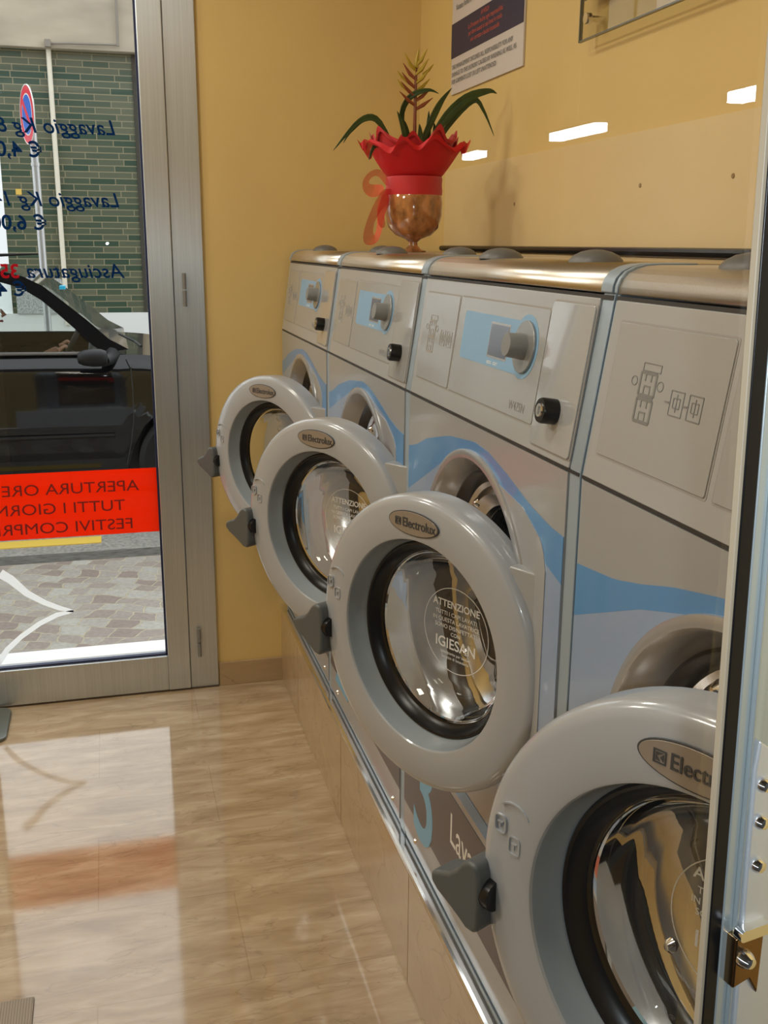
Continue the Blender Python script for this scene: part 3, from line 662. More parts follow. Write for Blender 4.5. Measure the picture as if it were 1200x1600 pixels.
# leaves: curved blades
m_leaf = grain(mat('leaf_green', (.035,.075,.018), .4), (30,30,30), .3)
def leaf(pts, wd):
    b = B(); P = [Vector(p) for p in pts]; N_ = 14; cur = []
    for i in range(N_+1):                                # Catmull-Rom through the points
        u = i/N_*(len(P)-1); k_ = min(int(u), len(P)-2); f = u-k_
        p0, p1, p2, p3 = P[max(k_-1, 0)], P[k_], P[k_+1], P[min(k_+2, len(P)-1)]
        cur.append(.5*((2*p1)+(-p0+p2)*f+(2*p0-5*p1+4*p2-p3)*f*f+(-p0+3*p1-3*p2+p3)*f**3))
    vs = []
    for i, p in enumerate(cur):
        f = i/N_; d = (cur[min(i+1, N_)]-cur[max(i-1, 0)]).normalized(); q = d.cross(Vector((.3,-1,.1))).normalized(); ww = wd*(1-f**3)*(.75+.5*math.sin(f*PI))/2+.0006
        up = q.cross(d)*ww*.5
        vs.append((b.verts.new(p-q*ww+up), b.verts.new(p), b.verts.new(p+q*ww+up)))
    for A_, B_ in zip(vs, vs[1:]):
        for k_ in (0, 1): b.faces.new((A_[k_], A_[k_+1], B_[k_+1], B_[k_]))
    o = obj('leaf', b, m_leaf, t, smooth=True); s = o.modifiers.new('thick', 'SOLIDIFY'); s.thickness = .0012
z0 = .255
leaf([(-.06,0,z0),(-.105,-.01,.325),(-.155,-.015,.318),(-.22,-.02,.248)], .014)
leaf([(-.05,.02,z0),(-.08,.02,.310),(-.12,.02,.335),(-.165,.02,.300),(-.185,.02,.270)], .010)
leaf([(-.02,0,z0),(-.035,.0,.315),(-.048,0,.35)], .012)
leaf([(-.01,.03,z0),(-.032,.02,.34),(-.015,.0,.385),(.03,-.01,.402),(.06,-.01,.395)], .013)
leaf([(.01,0,z0),(.04,-.01,.33),(.065,-.01,.375),(.095,-.01,.41)], .016)
leaf([(.03,0,z0),(.075,-.01,.335),(.13,-.02,.385),(.19,-.02,.405),(.215,-.02,.400)], .020)
leaf([(.05,.02,z0),(.10,.01,.33),(.16,.01,.385),(.19,.01,.36),(.222,.01,.30)], .013)
leaf([(.012,-.01,z0),(.010,-.01,.32)], .014); leaf([(.035,.01,z0),(.040,.01,.355)], .014); leaf([(.055,0,z0),(.052,0,.325)], .016)
leaf([(-.07,-.03,z0-.01),(-.115,-.04,.262),(-.135,-.05,.225)], .010); leaf([(-.005,.01,z0),(-.02,.01,.31),(-.035,.0,.335)], .008)
m_stem = mat('flower_stem', (.22,.06,.02), .5); m_br = mat('bract_yellow', (.42,.30,.02), .5); m_br2 = mat('bract_red', (.28,.07,.025), .5)
obj('flower_stem', tube(B(), [(0,0,.24),(0,0,.34),(.001,0,.42),(.003,0,.46)], [.005,.0045,.004,.002], 8), m_stem, t, smooth=True)
for i in range(11):
    s = -1 if i % 2 else 1; z = .355+i*.0105; L_ = .042-.0017*i; dy = random.uniform(-.012,.012)
    b = B(); tube(b, [(0,0,z),(s*L_*.5,dy*.5,z+.012),(s*L_*1.1,dy,z+.030+.001*i)], [.0035,.005,.0008], 6); 
    obj('bract', b, m_br if (i > 3 and s > 0) or i > 7 else m_br2, t, smooth=True)
for i, s in enumerate((-1, -1, 1)):
    b = B(); tube(b, [(s*.02,0,.40+.02*i),(s*.036,0,.412+.02*i),(s*.048,0,.426+.02*i)], [.003,.0035,.0006], 6); obj('bract_tip', b, m_br, t, smooth=True)
b = B(); tube(b, [(.002,0,.455),(.004,0,.475),(.008,0,.50)], [.006,.005,.001], 6); obj('bract', b, m_br, t, smooth=True)

# ================================================================== SHOP DOOR AT THE NEAR END (right edge of the view)
YS = .30
t = thing('shop_door', 'aluminium framed glass shop door with lock hardware at the right edge', 'door', (.21, YS, 0), math.radians(10))
O3 = Vector((.21, YS, 0))
# the leaf hangs slightly out of plumb: x of the stile edge as a function of height
def xe(z): return .204 - (z)*.0298
def stile(bm, d0, d1, y0, y1, za=-1.43, zb=.85):
    v = [bm.verts.new(Vector((xe(z)+d, y, H+z))-O3) for z in (za, zb) for d in (d0, d1) for y in (y0, y1)]
    for f in ((0,1,3,2),(4,6,7,5),(0,4,5,1),(2,3,7,6),(0,2,6,4),(1,5,7,3)): bm.faces.new([v[i] for i in f])
    return bm
obj('stile', stile(stile(stile(B(), .0068, .012, YS-.004, YS), .012, .0135, YS-.006, YS), .0135, .09, YS-.003, YS), m_aluL, t, bevel=.0006)
obj('edge_bead', stile(B(), -.0008, .0010, YS-.003, YS), mat('bead_cream', (.34,.29,.21), .45), t, bevel=.0004)
obj('glazing_gasket', stile(B(), .0008, .0070, YS-.0035, YS), m_black, t, bevel=.0004)
b = B(); v = [b.verts.new(Vector((x, YS+dy, H+z))-O3) for (x, z) in ((-.62,-1.36),(xe(-1.36)+.003,-1.36),(xe(.8)+.003,.8),(-.62,.8)) for dy in (0,.004)]
for f in ((0,2,4,6),(1,7,5,3),(0,1,3,2),(2,3,5,4),(4,5,7,6),(6,7,1,0)): b.faces.new([v[i] for i in f])
obj('glass_pane', b, m_pane2, t)
b = B(); box(b, -.72, -.62, YS-.004, YS+.03, H-1.43, H+.85); box(b, -.62, .22, YS-.004, YS+.03, H-1.43, H-1.36); box(b, -.62, .2, YS-.004, YS+.03, H+.8, H+.85)
for v in b.verts: v.co -= O3
obj('rail', b, m_aluL, t, bevel=.001)
f4 = frame(Vector((0, YS-.0031, H))-O3, (1,0,0), (0,0,1))
b = B(); prism(b, [(.2245,-.178),(.262,-.205),(.262,-.46),(.2325,-.44),(.2235,-.19)], f4, 0, .004)
obj('lock_plate', b, m_alu2, t, bevel=.001)
b = B()
for q, z in enumerate((-.197,-.213,-.232,-.262)): lathe(b, [(0,.003),(.0022,.0025),(.003,.001),(.0032,0)], f4(.2285+.0008*q, z, .004), (0,-1,0), 14)
split('plate_screw', b, m_chrome, t, smooth=True)
b = B(); prism(b, [(.2215,-.262),(.236,-.262),(.236,-.292),(.2305,-.283),(.2222,-.285)], f4, 0, .006)
obj('latch_keeper', b, mat('bronze_latch', (.28,.17,.08), .25, 1), t, bevel=.0008)
b = B(); lathe(b, [(0,.005),(.0022,.0045),(.0036,.002),(.004,0)], f4(.2262,-.2715,.006), (0,-1,0), 16); prism(b, rrect(.2215,.238,-.2625,-.2575,.002), f4, .004, .008)
obj('latch_bolt', b, m_chrome, t, smooth=True)

# ================================================================== LOWER LEFT: stand foot and mat
t = thing('display_stand', 'dark grey stand with rounded foot plate on the floor left of the door rail', 'stand', (-.48, 3.135, 0))
b = B(); prism(b, rrect(-.30, .108, -.155, .08, .035), frame((0,0,.0), (1,0,0), (0,1,0)), 0, .012)
obj('foot_plate', b, mat('stand_grey', (.16,.18,.17), .3, .4), t, bevel=.004)
obj('post', tube(B(), [(-.12,.0,.012),(-.12,.0,.9)], .02, 16), MATS['stand_grey'], t, smooth=True)
obj('top_tray', box(B(), -.20, -.04, -.08, .08, .9, .915), MATS['stand_grey'], t, bevel=.004)
m_mat = mat('mat_grey', (.30,.27,.245), .9); n, l, b_ = nodes(m_mat)
wv = n.new('ShaderNodeTexWave'); wv.inputs['Scale'].default_value = 60; wv.inputs['Distortion'].default_value = 1.0; tc = n.new('ShaderNodeTexCoord'); l.new(tc.outputs['Object'], wv.inputs[0])
r_ = n.new('ShaderNodeValToRGB'); r_.color_ramp.elements[0].color = (.27,.24,.21,1); r_.color_ramp.elements[1].color = (.40,.36,.32,1); l.new(wv.outputs[0], r_.inputs[0]); l.new(r_.outputs[0], b_.inputs['Base Color'])
tag(obj('floor_mat', box(B(), -1.1, -.222, .9, 1.834, 0, .006), m_mat, bevel=.002), 'grey ribbed floor mat, only its corner showing at lower left', 'mat')

# ================================================================== STREET
def cobble():
    m = mat('cobblestone', (.3,.28,.26), .45); n, l, b = nodes(m)
    tc = n.new('ShaderNodeTexCoord'); mp = n.new('ShaderNodeMapping'); mp.inputs['Rotation'].default_value = (0,0,.35); mp.inputs['Scale'].default_value = (11,11,11)
    l.new(tc.outputs['Object'], mp.inputs[0])
    nz = n.new('ShaderNodeTexNoise'); nz.inputs['Scale'].default_value = .35; l.new(mp.outputs[0], nz.inputs[0])
    va = n.new('ShaderNodeVectorMath'); va.operation = 'MULTIPLY_ADD'; va.inputs[1].default_value = (1.6,1.6,0); l.new(nz.outputs['Color'], va.inputs[0]); l.new(mp.outputs[0], va.inputs[2])
    br = n.new('ShaderNodeTexBrick'); br.offset = .42; br.squash = .85; br.squash_frequency = 3; br.inputs['Scale'].default_value = 1; br.inputs['Brick Width'].default_value = 1.12; br.inputs['Row Height'].default_value = .95; br.inputs['Mortar Size'].default_value = .045; br.inputs['Mortar Smooth'].default_value = .4
    br.inputs['Color1'].default_value = (.27,.215,.19,1); br.inputs['Color2'].default_value = (.43,.42,.385,1); br.inputs['Mortar'].default_value = (.46,.41,.30,1); l.new(va.outputs[0], br.inputs[0])
    n2 = n.new('ShaderNodeTexNoise'); n2.inputs['Scale'].default_value = 6; n2.inputs['Detail'].default_value = 5; l.new(mp.outputs[0], n2.inputs[0])
    r2 = n.new('ShaderNodeValToRGB'); r2.color_ramp.elements[0].position = .3; r2.color_ramp.elements[0].color = (.72,.72,.72,1); r2.color_ramp.elements[1].position = .7; l.new(n2.outputs[0], r2.inputs[0])
    mx = n.new('ShaderNodeMix'); mx.data_type = 'RGBA'; mx.blend_type = 'MULTIPLY'; mx.inputs[0].default_value = 1; l.new(br.outputs[0], mx.inputs[6]); l.new(r2.outputs[0], mx.inputs[7]); l.new(mx.outputs[2], b.inputs['Base Color'])
    bp = n.new('ShaderNodeBump'); bp.inputs['Strength'].default_value = .6; bp.inputs['Distance'].default_value = .008; bp.invert = True; l.new(br.outputs['Fac'], bp.inputs['Height']); l.new(bp.outputs[0], b.inputs['Normal'])
    return m
m_cob = cobble()
o = obj('pavement', box(B(), -6, 6, YW+.16, 4.95, OUT-.1, OUT), m_cob); o['kind'] = 'structure'
o = obj('road', box(B(), -30, 30, 4.95, 40, OUT-.1, OUT-.002), grain(mat('wet_asphalt', (.30,.29,.27), .28), (60,60,60), .45, .3)); o['kind'] = 'structure'
o = obj('gutter', box(B(), -6, 6, 4.93, 5.07, OUT-.05, OUT+.001), grain(mat('wet_gutter', (.13,.125,.115), .25), (20,60,20), .35)); o['kind'] = 'structure'
o = obj('side_ground', box(B(), -30, 30, -30, YF-.125, OUT-.1, OUT-.001), mat('dull_paving', (.10,.10,.10), .8)); o['kind'] = 'structure'
o = obj('road_marking', box(B(), -6, -.10, 5.22, 5.34, OUT-.002, OUT+.002), mat('yellow_paint', (.72,.50,.08), .5)); o['kind'] = 'structure'
o = obj('door_sill', box(B(), -.75, .45, YW+.062, YW+.16, OUT-.02, H-1.345), mat('white_sill', (.85,.86,.88), .4), bevel=.003); o['kind'] = 'structure'

# building over the road
YBd = 12.0
t = thing('building', 'building across the road with green glazed brick wall under a concrete beam', 'building', (0, YBd, OUT))
OB = Vector((0, YBd, OUT))
m_tile = mat('green_clinker', (.08,.11,.07), .35); n, l, b_ = nodes(m_tile)
tc = n.new('ShaderNodeTexCoord'); sp = n.new('ShaderNodeSeparateXYZ'); cb = n.new('ShaderNodeCombineXYZ'); l.new(tc.outputs['Object'], sp.inputs[0]); l.new(sp.outputs[0], cb.inputs[0]); l.new(sp.outputs[2], cb.inputs[1])
br = n.new('ShaderNodeTexBrick'); br.inputs['Scale'].default_value = 1; br.inputs['Brick Width'].default_value = .27; br.inputs['Row Height'].default_value = .0655; br.inputs['Mortar Size'].default_value = .005; br.offset = .37; br.offset_frequency = 2; br.squash = 1.3; br.squash_frequency = 3
br.inputs['Color1'].default_value = (.03,.06,.038,1); br.inputs['Color2'].default_value = (.125,.125,.078,1); br.inputs['Mortar'].default_value = (.24,.21,.13,1); br.inputs['Bias'].default_value = -.1
l.new(cb.outputs[0], br.inputs[0]); l.new(br.outputs[0], b_.inputs['Base Color'])
obj('glazed_brick_wall', lo(box(B(), -1.0, .405, YBd, YBd+.3, H-.774, H+1.93), OB), m_tile, t)
obj('plinth_course', lo(box(B(), -8, .50, YBd-.03, YBd+.3, OUT, H-.774), OB), mat('pale_render', (.68,.68,.66), .8), t)
obj('concrete_beam', lo(box(B(), -9, 8, YBd-.12, YBd+.6, H+1.925, H+2.55), OB), grain(mat('old_concrete', (.40,.34,.26), .85), (1.2,1.2,3), .22, .3, 5), t, bevel=.01)
obj('side_pier', lo(box(B(), .405, .47, YBd-.02, YBd+.3, H-.774, H+1.93), OB), mat('dark_pier', (.035,.03,.02), .7), t)
obj('right_wall', lo(box(B(), .47, 8, YBd+.02, YBd+.3, OUT, H+1.93), OB), mat('tan_render', (.34,.27,.18), .8), t)
obj('white_shutter', lo(box(B(), -8, -1.0, YBd-.01, YBd+.3, H-.774, H+1.10), OB), mat('white_shutter', (.92,.93,.95), .6), t)
obj('upper_brick_wall', lo(box(B(), -8, -1.0, YBd, YBd+.3, H+1.10, H+1.925), OB), m_tile, t)
b = B(); tube(b, [(-.432, YBd-.05, OUT+.6), (-.432, YBd-.05, H+1.935)], .026, 12)
obj('downpipe', lo(b, OB), mat('cream_pipe', (.70,.64,.52), .5), t, smooth=True)
b = B(); tube(b, [(-.44, YBd-.15, H+1.965), (-.2, YBd-.16, H+1.975), (.26, YBd-.16, H+1.985)], .011, 8); tube(b, [(.27, YBd-.16, H+1.97), (.28, YBd-.16, H+2.55)], .014, 8); box(b, -.46, -.40, YBd-.19, YBd-.12, H+1.93, H+2.0)
obj('conduit', lo(b, OB), mat('grey_conduit', (.22,.19,.16), .6), t, smooth=False)
obj('wall_tag', lo(box(B(), -.87, -.81, YBd-.006, YBd, H+.475, H+.535), OB), mat('ochre_tag', (.65,.42,.08), .6), t)
obj('bin_store_panel', lo(box(B(), -.95, -.45, YBd-.05, YBd, H-.774, H-.40), OB), grain(mat('grit_panel', (.38,.38,.37), .9), (60,60,60), .5), t)

# no-parking sign
t = thing('traffic_sign', 'round red and blue no-parking sign on a pale post behind the car', 'traffic sign', (-.455, 8.5, OUT))
obj('post', tube(B(), [(0,0,0),(-.004,0,2.0),(-.008,0,2.52)], .028, 14), mat('galvanised', (.50,.50,.50), .4, .6), t, smooth=True)
obj('post_clamp', tube(B(), [(-.005,0,2.045),(-.005,0,2.07)], .032, 14), MATS['galvanised'], t)
rz = math.radians(-73); ex = Vector((math.cos(rz), math.sin(rz), 0)); fsn = frame(Vector((-.03,-.05,H-OUT+.905)), tuple(ex), (0,0,1))
sgn = 1 if (fsn(0,0,1)-fsn(0,0,0)).y < 0 else -1
b = B(); prism(b, ell(0,0,.205,.205,48), fsn, 0, sgn*.004); disc = obj('sign_disc', b, mat('sign_red', (.70,.02,.05), .35), t)
obj('sign_rim', (lambda b: (lathe(b, [(.203,-.002),(.210,-.002),(.210,.006),(.203,.006)], fsn(0,0,0), tuple((fsn(0,0,1)-fsn(0,0,0))*sgn), 48, closed=True), b)[1])(B()), mat('sign_white', (.75,.75,.72), .4), disc)
b = B(); prism(b, ell(0,0,.148,.148,40), fsn, sgn*.004, sgn*.005); obj('white_ring', b, MATS['sign_white'], disc)
b = B(); prism(b, ell(0,0,.138,.138,40), fsn, sgn*.005, sgn*.006); obj('blue_field', b, mat('sign_blue', (.02,.12,.55), .35), disc)
b = B(); prism(b, [(-.115,.085),(-.085,.115),(.115,-.085),(.085,-.115)], fsn, sgn*.006, sgn*.007); obj('red_bar', b, MATS['sign_red'], disc)

# ---------------------------------------------------------------- car
CY = 5.70; CW = 1.62
t = thing('car', 'black hatchback parked on the street outside the glass door', 'car', (-.9, CY+CW/2, OUT))
OC = Vector((-.9, CY+CW/2, OUT))
m_car = mat('black_car_paint', (.002,.002,.003), .4, .0, Specular_IOR_Level=.05, Coat_Weight=1, Coat_IOR=1.45, Coat_Roughness=.04)
m_trim = mat('car_black_plastic', (.008,.008,.009), .5, 0, Specular_IOR_Level=.25); m_cglass = pane_mat('car_glass', (.86,.90,.88), 1.45)
# body side profile (x, z above road): hood to tail
xs = lambda x: x
lower = [(-2.62,.30),(-2.66,.55),(-2.62,.80),(-2.56,.92),(-1.9,.925),(-1.0,.92),(-.3,.915),(.05,.905),(.20,.895),(.45,.86),(.75,.80),(.98,.70),(1.06,.55),(1.05,.35),(.98,.24),(.80,.22),(-.05,.20),(-1.7,.20),(-2.5,.24)]
def inset(zz):                       # tumble of the body side: waist bulges, sill tucks in
    return lerp([(.2,.055),(.30,.03),(.5,.005),(.74,0),(.82,.002),(.845,.012),(.86,.024),(.885,.05),(.93,.085)], zz)
b = B(); 
NYs = [0, .12, .5, 1.12, 1.5, CW]
def carloft(pts, ins, y0, y1, n=7):
    secs = []
    for i in range(n+1):
        f = i/n; secs.append(f)
    return secs
# near and far skins follow the inset, joined across
N1 = len(lower)
import itertools
def subdiv(pts, m=4):
    out = []
    for i in range(len(pts)):
        a, b2 = pts[i], pts[(i+1) % len(pts)]
        for k_ in range(m): out.append((a[0]+(b2[0]-a[0])*k_/m, a[1]+(b2[1]-a[1])*k_/m))
    return out
bw = B()
# build the side as a grid so the waist line catches light
ZL = [.20,.26,.33,.42,.52,.62,.70,.76,.80,.83,.86,.885,.905,.925]
XLs = [-2.66+ .06*i for i in range(63)]
def topz(x): return lerp([(-2.66,.55),(-2.62,.80),(-2.56,.92),(-1.0,.92),(-.3,.915),(.05,.905),(.20,.895),(.45,.86),(.75,.80),(.98,.70),(1.06,.55)], x)
def botz(x):
    z = lerp([(-2.66,.45),(-2.5,.24),(-1.7,.20),(.80,.22),(.98,.24),(1.06,.40)], x)
    for cx in (.42, -1.98):
        if abs(x-cx) < .335: z = max(z, .30-.0+math.sqrt(.335**2-(x-cx)**2)-0.0)
    return z
for side in (0, 1):
    grid = []
    for x in XLs:
        zb_, zt_ = botz(x), max(topz(x), botz(x)+.02); colv = []
        for k_ in range(27):
            f = k_/26; f = f**.75; z = zb_+(zt_-zb_)*f; ins = inset(min(.93, z + (.925-topz(x))*max(0, (z-.6))/.33))
            ins += lerp([(-2.66,.10),(-2.4,.02),(0,0),(.7,.03),(1.06,.16)], x)
            colv.append(bw.verts.new(Vector((x, CY+ins if side == 0 else CY+CW-ins, OUT+z))-OC))
        grid.append(colv)
    for A_, B_ in zip(grid, grid[1:]):
        for k_ in range(26): bw.faces.new((A_[k_], A_[k_+1], B_[k_+1], B_[k_]))
    if side == 0: g0 = grid
    else: g1 = grid
for i in range(len(g0)-1):
    x = XLs[i]
    if x < -2.5 or x > .02: bw.faces.new((g0[i][-1], g0[i+1][-1], g1[i+1][-1], g1[i][-1]))
    bw.faces.new((g0[i][0], g0[i+1][0], g1[i+1][0], g1[i][0]))
for gi in (0, -1):
    for k_ in range(26): bw.faces.new((g0[gi][k_], g0[gi][k_+1], g1[gi][k_+1], g1[gi][k_]))
obj('body', bw, m_car, t, smooth=True)
# cabin: roof and pillars (side outline of the greenhouse; the window openings are left free)
def cabin(bm, y, ins_top, sgn_):
    """a pillar frame: list of ribbons following the roof line"""
# outline points from base of windscreen over the roof to the tail
roof = [(.10,.93),(.0,.985),(-.11,1.085),(-.23,1.185),(-.33,1.265),(-.43,1.315),(-.60,1.355),(-.95,1.385),(-1.5,1.385),(-2.0,1.345),(-2.3,1.26),(-2.46,1.10),(-2.56,.94)]
inn_ = [(-.03,.915),(-.09,.955),(-.17,1.035),(-.26,1.12),(-.34,1.19),(-.44,1.255),(-.60,1.300),(-.95,1.325),(-1.5,1.325),(-1.95,1.29),(-2.2,1.20),(-2.32,1.08),(-2.40,.94)]
def tum(z): return .075+(z-.93)*.36          # the glass leans inwards
b = B()
for side in (0, 1):
    yy = lambda z, e=0: (CY+tum(z)+e) if side == 0 else (CY+CW-tum(z)-e)
    o1 = [b.verts.new(Vector((x, yy(z), OUT+z))-OC) for x, z in roof]; i1 = [b.verts.new(Vector((x, yy(z, -.004), OUT+z))-OC) for x, z in inn_]
    i2 = [b.verts.new(Vector((x, yy(z, .05), OUT+z))-OC) for x, z in inn_]
    for k_ in range(len(roof)-1):
        b.faces.new((o1[k_], o1[k_+1], i1[k_+1], i1[k_])); b.faces.new((i1[k_], i1[k_+1], i2[k_+1], i2[k_]))
    # B pillar
    for xa in (-1.02,):
        q = [Vector((xa, yy(.92), OUT+.915))-OC, Vector((xa-.09, yy(.92), OUT+.915))-OC, Vector((xa-.11, yy(1.32), OUT+1.32))-OC, Vector((xa-.04, yy(1.32), OUT+1.32))-OC]
        b.faces.new([b.verts.new(p) for p in q])
    if side == 0: r0 = o1
    else: r1 = o1
for k_ in range(4, 10): 
    b.faces.new((r0[k_], r0[k_+1], r1[k_+1], r1[k_]))
obj('roof_and_pillars', b, m_car, t, smooth=True)
# glass
b = B()
b.faces.new([b.verts.new(Vector((x, CY+tum(z)+.012, OUT+z))-OC) for x, z in inn_]); b.faces.new([b.verts.new(Vector((x, CY+CW-tum(z)-.012, OUT+z))-OC) for x, z in inn_])
split('side_window', b, m_cglass, t)
b = B()
for (k0, k1) in ((0, 4), (10, 12)):
    for k_ in range(k0, k1):
        P = [roof[k_], roof[k_+1]]
        b.faces.new([b.verts.new(Vector(p)-OC) for p in ((P[0][0], CY+tum(P[0][1]), OUT+P[0][1]), (P[1][0], CY+tum(P[1][1]), OUT+P[1][1]), (P[1][0], CY+CW-tum(P[1][1]), OUT+P[1][1]), (P[0][0], CY+CW-tum(P[0][1]), OUT+P[0][1]))])
m_ws = mat('windscreen_glass', (.30,.31,.29), .12, 0, Alpha=.62, Specular_IOR_Level=.9, Coat_Weight=1)
for f in b.faces:
    f.normal_update()
    if f.normal.z < 0: f.normal_flip()
obj('windscreen', b, m_ws, t, recalc=False)
obj('sunstrip_sticker', lo(box(B(), -.245, -.215, CY+.22, CY+.34, OUT+1.245, OUT+1.262), OC), mat('sticker_cyan', (.02,.45,.75), .4), t)
# trims: belt line, sill strip, shut lines
b = B(); tube(b, [(-2.4, CY+.068, OUT+.925), (-1, CY+.066, OUT+.922), (-.06, CY+.064, OUT+.912)], .009, 8)
obj('belt_moulding', lo(b, OC), mat('belt_grey', (.2,.2,.2), .3, .6), t, smooth=True)
b = B(); tube(b, [(-2.3, CY+.0, OUT+.47), (-.0, CY+.0, OUT+.47)], .012, 8)
obj('rubbing_strip', lo(b, OC), m_trim, t, smooth=True)
b = B()
for xa in (.105, -1.06):
    P = [(xa-.02,.895),(xa,.84),(xa+.004,.72),(xa,.55),(xa-.02,.42),(xa-.05,.30)]
    for (a0_, z0_), (a1_, z1_) in zip(P, P[1:]):
        i0, i1_ = inset(min(.93, z0_)), inset(min(.93, z1_))
        b.faces.new([b.verts.new(Vector(p)-OC) for p in ((a0_-.003, CY+i0-.001, OUT+z0_), (a0_+.003, CY+i0-.001, OUT+z0_), (a1_+.003, CY+i1_-.001, OUT+z1_), (a1_-.003, CY+i1_-.001, OUT+z1_))])
split('door_shut_line', b, m_dark, t)
obj('underbody', lo(box(B(), -2.5, .98, CY+.22, CY+CW-.22, OUT+.22, OUT+.66), OC), m_dark, t)
# mirror
b = B(); lathe(b, [(0,-.085),(.035,-.078),(.052,-.05),(.060,0),(.058,.04),(.045,.066),(0,.075)], (0,0,0), (1,0,0), 24)
for v in b.verts: v.co = Vector((v.co.x, v.co.y*1.1, v.co.z*.78)) + Vector((-.085, CY-.10, OUT+.905)) - OC
mir = obj('door_mirror', b, m_trim, t, smooth=True)
b = B(); tube(b, [(-.03, CY-.05, OUT+.88), (.0, CY+.05, OUT+.885), (.01, CY+.09, OUT+.90)], [.028,.035,.045], 12); obj('mirror_arm', lo(b, OC), m_trim, mir, smooth=True)
b = B(); tube(b, [(.06, CY+.40, OUT+.985), (.14, CY+.25, OUT+.955), (.17, CY+.12, OUT+.94)], .008, 6); obj('wiper', lo(b, OC), m_trim, t)
b = B(); tube(b, [(-.56, CY+.4, OUT+1.395), (-.62, CY+.4, OUT+1.42), (-.35, CY+.4, OUT+1.43)], [.006,.01,.004], 6); obj('roof_aerial', lo(b, OC), m_trim, t)
# wheels
for wx in (.42, -1.98):
    for wy in (CY+.02, CY+CW-.20):
        b = B(); lathe(b, [(.16,0),(.175,-.01),(.27,-.012),(.298,.01),(.30,.05),(.30,.13),(.298,.17),(.27,.19),(.16,.18)], (wx, wy, OUT+.298), (0,1,0), 40)
        wh = obj('wheel', lo(b, OC), m_trim, t, smooth=True)
        b = B(); lathe(b, [(0,.03),(.03,.012),(.05,.02),(.14,.012),(.165,.0),(.175,.02)], (wx, wy, OUT+.298), (0,1,0), 40); obj('hubcap', lo(b, OC), mat('hub_grey', (.25,.25,.26), .35, .8), wh, smooth=True)
# interior: dash, seats, steering wheel
b = B(); box(b, -.12, .06, CY+.14, CY+CW-.14, OUT+.70, OUT+.93); obj('dashboard', lo(b, OC), m_trim, t, bevel=.03)
for yy in (CY+.20, CY+.92):
    b = B(); prism(b, [(-.40,.38),(-.75,.34),(-1.00,1.00),(-.96,1.18),(-.88,1.18),(-.86,1.02),(-.76,.44),(-.32,.44),(-.30,.40)], frame((0, yy, OUT), (1,0,0), (0,0,1)), 0, -.46)
    obj('seat', lo(b, OC), mat('seat_grey', (.04,.04,.045), .8), t, bevel=.03)
b = B(); c_ = Vector((-.24, CY+.43, OUT+.88)); ax_ = unit((-.86,0,.5)); u_ = Vector((0,1,0)); v_ = ax_.cross(u_)
tube(b, [c_+(u_*math.cos(2*PI*i/28)+v_*math.sin(2*PI*i/28))*.185 for i in range(29)], .014, 8, cap=False)
for a_ in (0, PI, -PI/2 if v_.z > 0 else PI/2): tube(b, [c_, c_+(u_*math.cos(a_)+v_*math.sin(a_))*.18], .012, 6)
tube(b, [c_, c_-ax_*.22], .03, 8); obj('steering_wheel', lo(b, OC), m_trim, t, smooth=True)

# driver (mostly beyond the left edge)
t = thing('person', 'person in dark jacket with reddish hair sitting at the wheel of the black car', 'person', (-.66, CY+.43, OUT+.46))
def skin(name, verts, edges, radii, m, parent, lv=2):
    me = bpy.data.meshes.new(name); me.from_pydata([Vector(v) for v in verts], edges, []); me.materials.append(m)
    o = bpy.data.objects.new(name, me); C.objects.link(o); o.parent = parent
    md = o.modifiers.new('skin', 'SKIN'); md.use_smooth_shade = True
    for i, r_ in enumerate(radii): me.skin_vertices[0].data[i].radius = r_ if isinstance(r_, tuple) else (r_, r_)
    me.skin_vertices[0].data[0].use_root = True
    s = o.modifiers.new('sub', 'SUBSURF'); s.levels = s.render_levels = lv
    return o
m_skin = mat('skin', (.50,.27,.19), .5); m_jk = mat('dark_jacket', (.025,.022,.02), .85); m_hair = mat('reddish_hair', (.16,.05,.02), .6)
# pelvis, spine, neck, head; arms; legs (relative to OP)
V = [(0,0,.0),(-.03,0,.16),(-.05,0,.32),(-.05,0,.42),(-.04,0,.50),(-.02,0,.57),(0,0,.65),(-.0,0,.72),
     (-.05,.19,.40),(.10,.22,.20),(.29,.16,.38),(.38,.15,.43), (-.05,-.19,.40),(.10,-.22,.20),(.29,-.16,.38),(.38,-.15,.43),
     (.12,.09,.0),(.48,.12,.12),(.62,.11,-.18),(.72,.11,-.20), (.12,-.09,.0),(.48,-.12,.12),(.62,-.11,-.18),(.72,-.11,-.20)]
E_ = [(0,1),(1,2),(2,3),(3,4),(4,5),(5,6),(6,7),(3,8),(8,9),(9,10),(10,11),(3,12),(12,13),(13,14),(14,15),(0,16),(16,17),(17,18),(18,19),(0,20),(20,21),(21,22),(22,23)]
Rr = [(.14,.11),(.13,.10),(.15,.10),(.09,.08),.052,(.075,.085),(.078,.098),(.05,.06),.062,.046,.036,.026,.062,.046,.036,.026,.085,.06,.045,.035,.085,.06,.045,.035]
body = skin('body', V, E_, Rr, m_skin, t)
# fingers closed round the rim
for s in (1, -1):
    fv = []; fe = []; fr_ = []
    base = Vector((.38, .15*s, .43)); fv.append(tuple(base)); fr_.append(.024)
    for q in range(4):
        y = .15*s + (-.027+.018*q); i0 = len(fv)
        fv += [(.40,y,.46),(.425,y,.475),(.445,y,.45),(.435,y,.43)]; fr_ += [.010,.009,.0085,.007]; fe += [(0,i0),(i0,i0+1),(i0+1,i0+2),(i0+2,i0+3)]
    i0 = len(fv); fv += [(.39,.15*s-.04*s,.455),(.41,.15*s-.055*s,.455)]; fr_ += [.011,.009]; fe += [(0,i0),(i0,i0+1)]
    skin('hand', fv, fe, fr_, m_skin, body, 1)
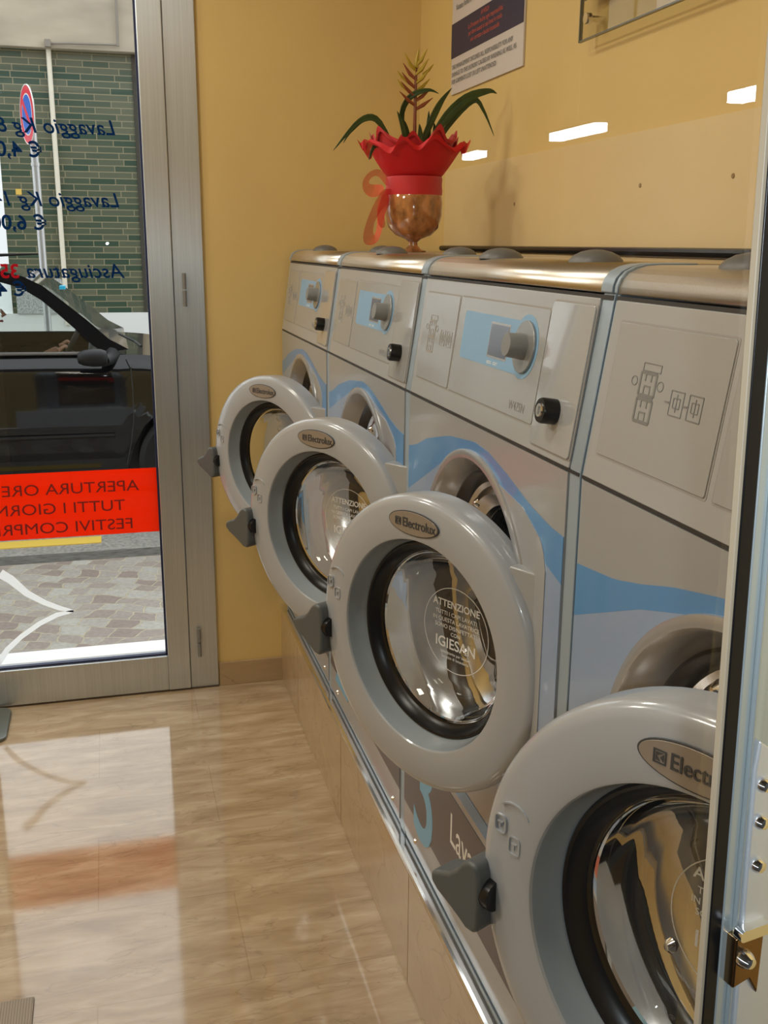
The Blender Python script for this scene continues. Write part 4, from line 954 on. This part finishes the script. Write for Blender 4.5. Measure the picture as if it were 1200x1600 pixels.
# jacket and trousers over the body
J = [0,1,2,3,8,9,10,12,13,14]; mp_ = {v: i for i, v in enumerate(J)}
skin('jacket', [V[i] for i in J], [(mp_[a], mp_[b2]) for a, b2 in E_ if a in mp_ and b2 in mp_], [(.16,.13),(.155,.12),(.17,.12),(.11,.09),.088,.072,.056,.088,.072,.056], m_jk, t)
J = [0,16,17,18,20,21,22]; mp_ = {v: i for i, v in enumerate(J)}
skin('trousers', [V[i] for i in J], [(mp_[a], mp_[b2]) for a, b2 in E_ if a in mp_ and b2 in mp_], [(.155,.12),.098,.075,.058,.098,.075,.058], mat('dark_trousers', (.02,.02,.03), .9), t)
skin('hair', [(-.03,0,.70),(-.02,0,.755),(.035,0,.765),(-.075,0,.64),(-.075,.04,.54),(-.075,-.04,.54),(-.0,.075,.66),(-.0,-.075,.66)], [(0,1),(1,2),(0,3),(3,4),(3,5),(0,6),(0,7)], [.075,.055,.03,.065,.045,.045,.03,.03], m_hair, t)
b = B()
for s in (1, -1): lathe(b, [(0,.007),(.008,.004),(.011,0)], (.083, .03*s, .66), (1,0,0), 12)
obj('eyes', b, m_white, body, smooth=True)
b = B(); tube(b, [(.082,0,.668),(.103,0,.637),(.086,0,.630)], [.007,.012,.007], 8); obj('nose', b, m_skin, body, smooth=True)
b = B(); tube(b, [(.078,-.022,.605),(.088,0,.604),(.078,.022,.605)], [.004,.007,.004], 8); obj('mouth', b, mat('lips', (.35,.08,.07), .5), body, smooth=True)

# ---- behind the viewpoint: dim arcade (seen only in reflections)
o = obj('wall_behind', box(B(), -14, 16, -10.2, -10, OUT, H+6), mat('arcade_wall', (.09,.075,.06), .9)); o['kind'] = 'structure'
o = obj('soffit', box(B(), -14, 9.0, -10, YF-.13, H+1.30, H+1.45), mat('arcade_soffit', (.10,.08,.05), .9)); o['kind'] = 'structure'
dl = math.radians(10); nl = Vector((-math.sin(dl), math.cos(dl), 0)); P0 = Vector((.206, .30, 0))
for i, (x, y0_, y1_) in enumerate(((3.44,9.38,9.80), (3.46,7.0,7.8), (3.50,4.6,5.45))):      # where the ajar leaf shows them
    v = Vector((x, (y0_+y1_)/2, 0)); v = v - nl*2*(v-P0).dot(nl)
    t = thing('led_strip_lamp', ('small white LED strip lamp under the arcade, reflected over the red tulle', 'long white LED strip lamp reflected as a bright streak on the ochre wall', 'white LED strip lamp reflected as a row of dots beside the door frame')[i], 'lamp', (v.x, v.y, H+.84), 2*dl, 'LED lamps under the arcade')
    hl = (y1_-y0_)/2; nb = 5 if i == 2 else 9
    obj('housing', box(B(), -.05, .05, -hl, hl, 0, .03), m_alu, t)
    em = MATS.get('led') or mat('led', (1,1,1), .5, 0, Emission_Strength=75.0); em.node_tree.nodes['Principled BSDF'].inputs['Emission Color'].default_value = (.85,.92,1,1)
    for q in range(nb):
        ya = -hl + 2*hl*(q+.10)/nb; obj('diffuser', box(B(), -.05, .05, ya, ya+2*hl/nb*.8, -.06, -.001), em, t)
    obj('hanger', tube(B(), [(0,0,.03),(0,0,.46)], .006, 6), m_alu, t)
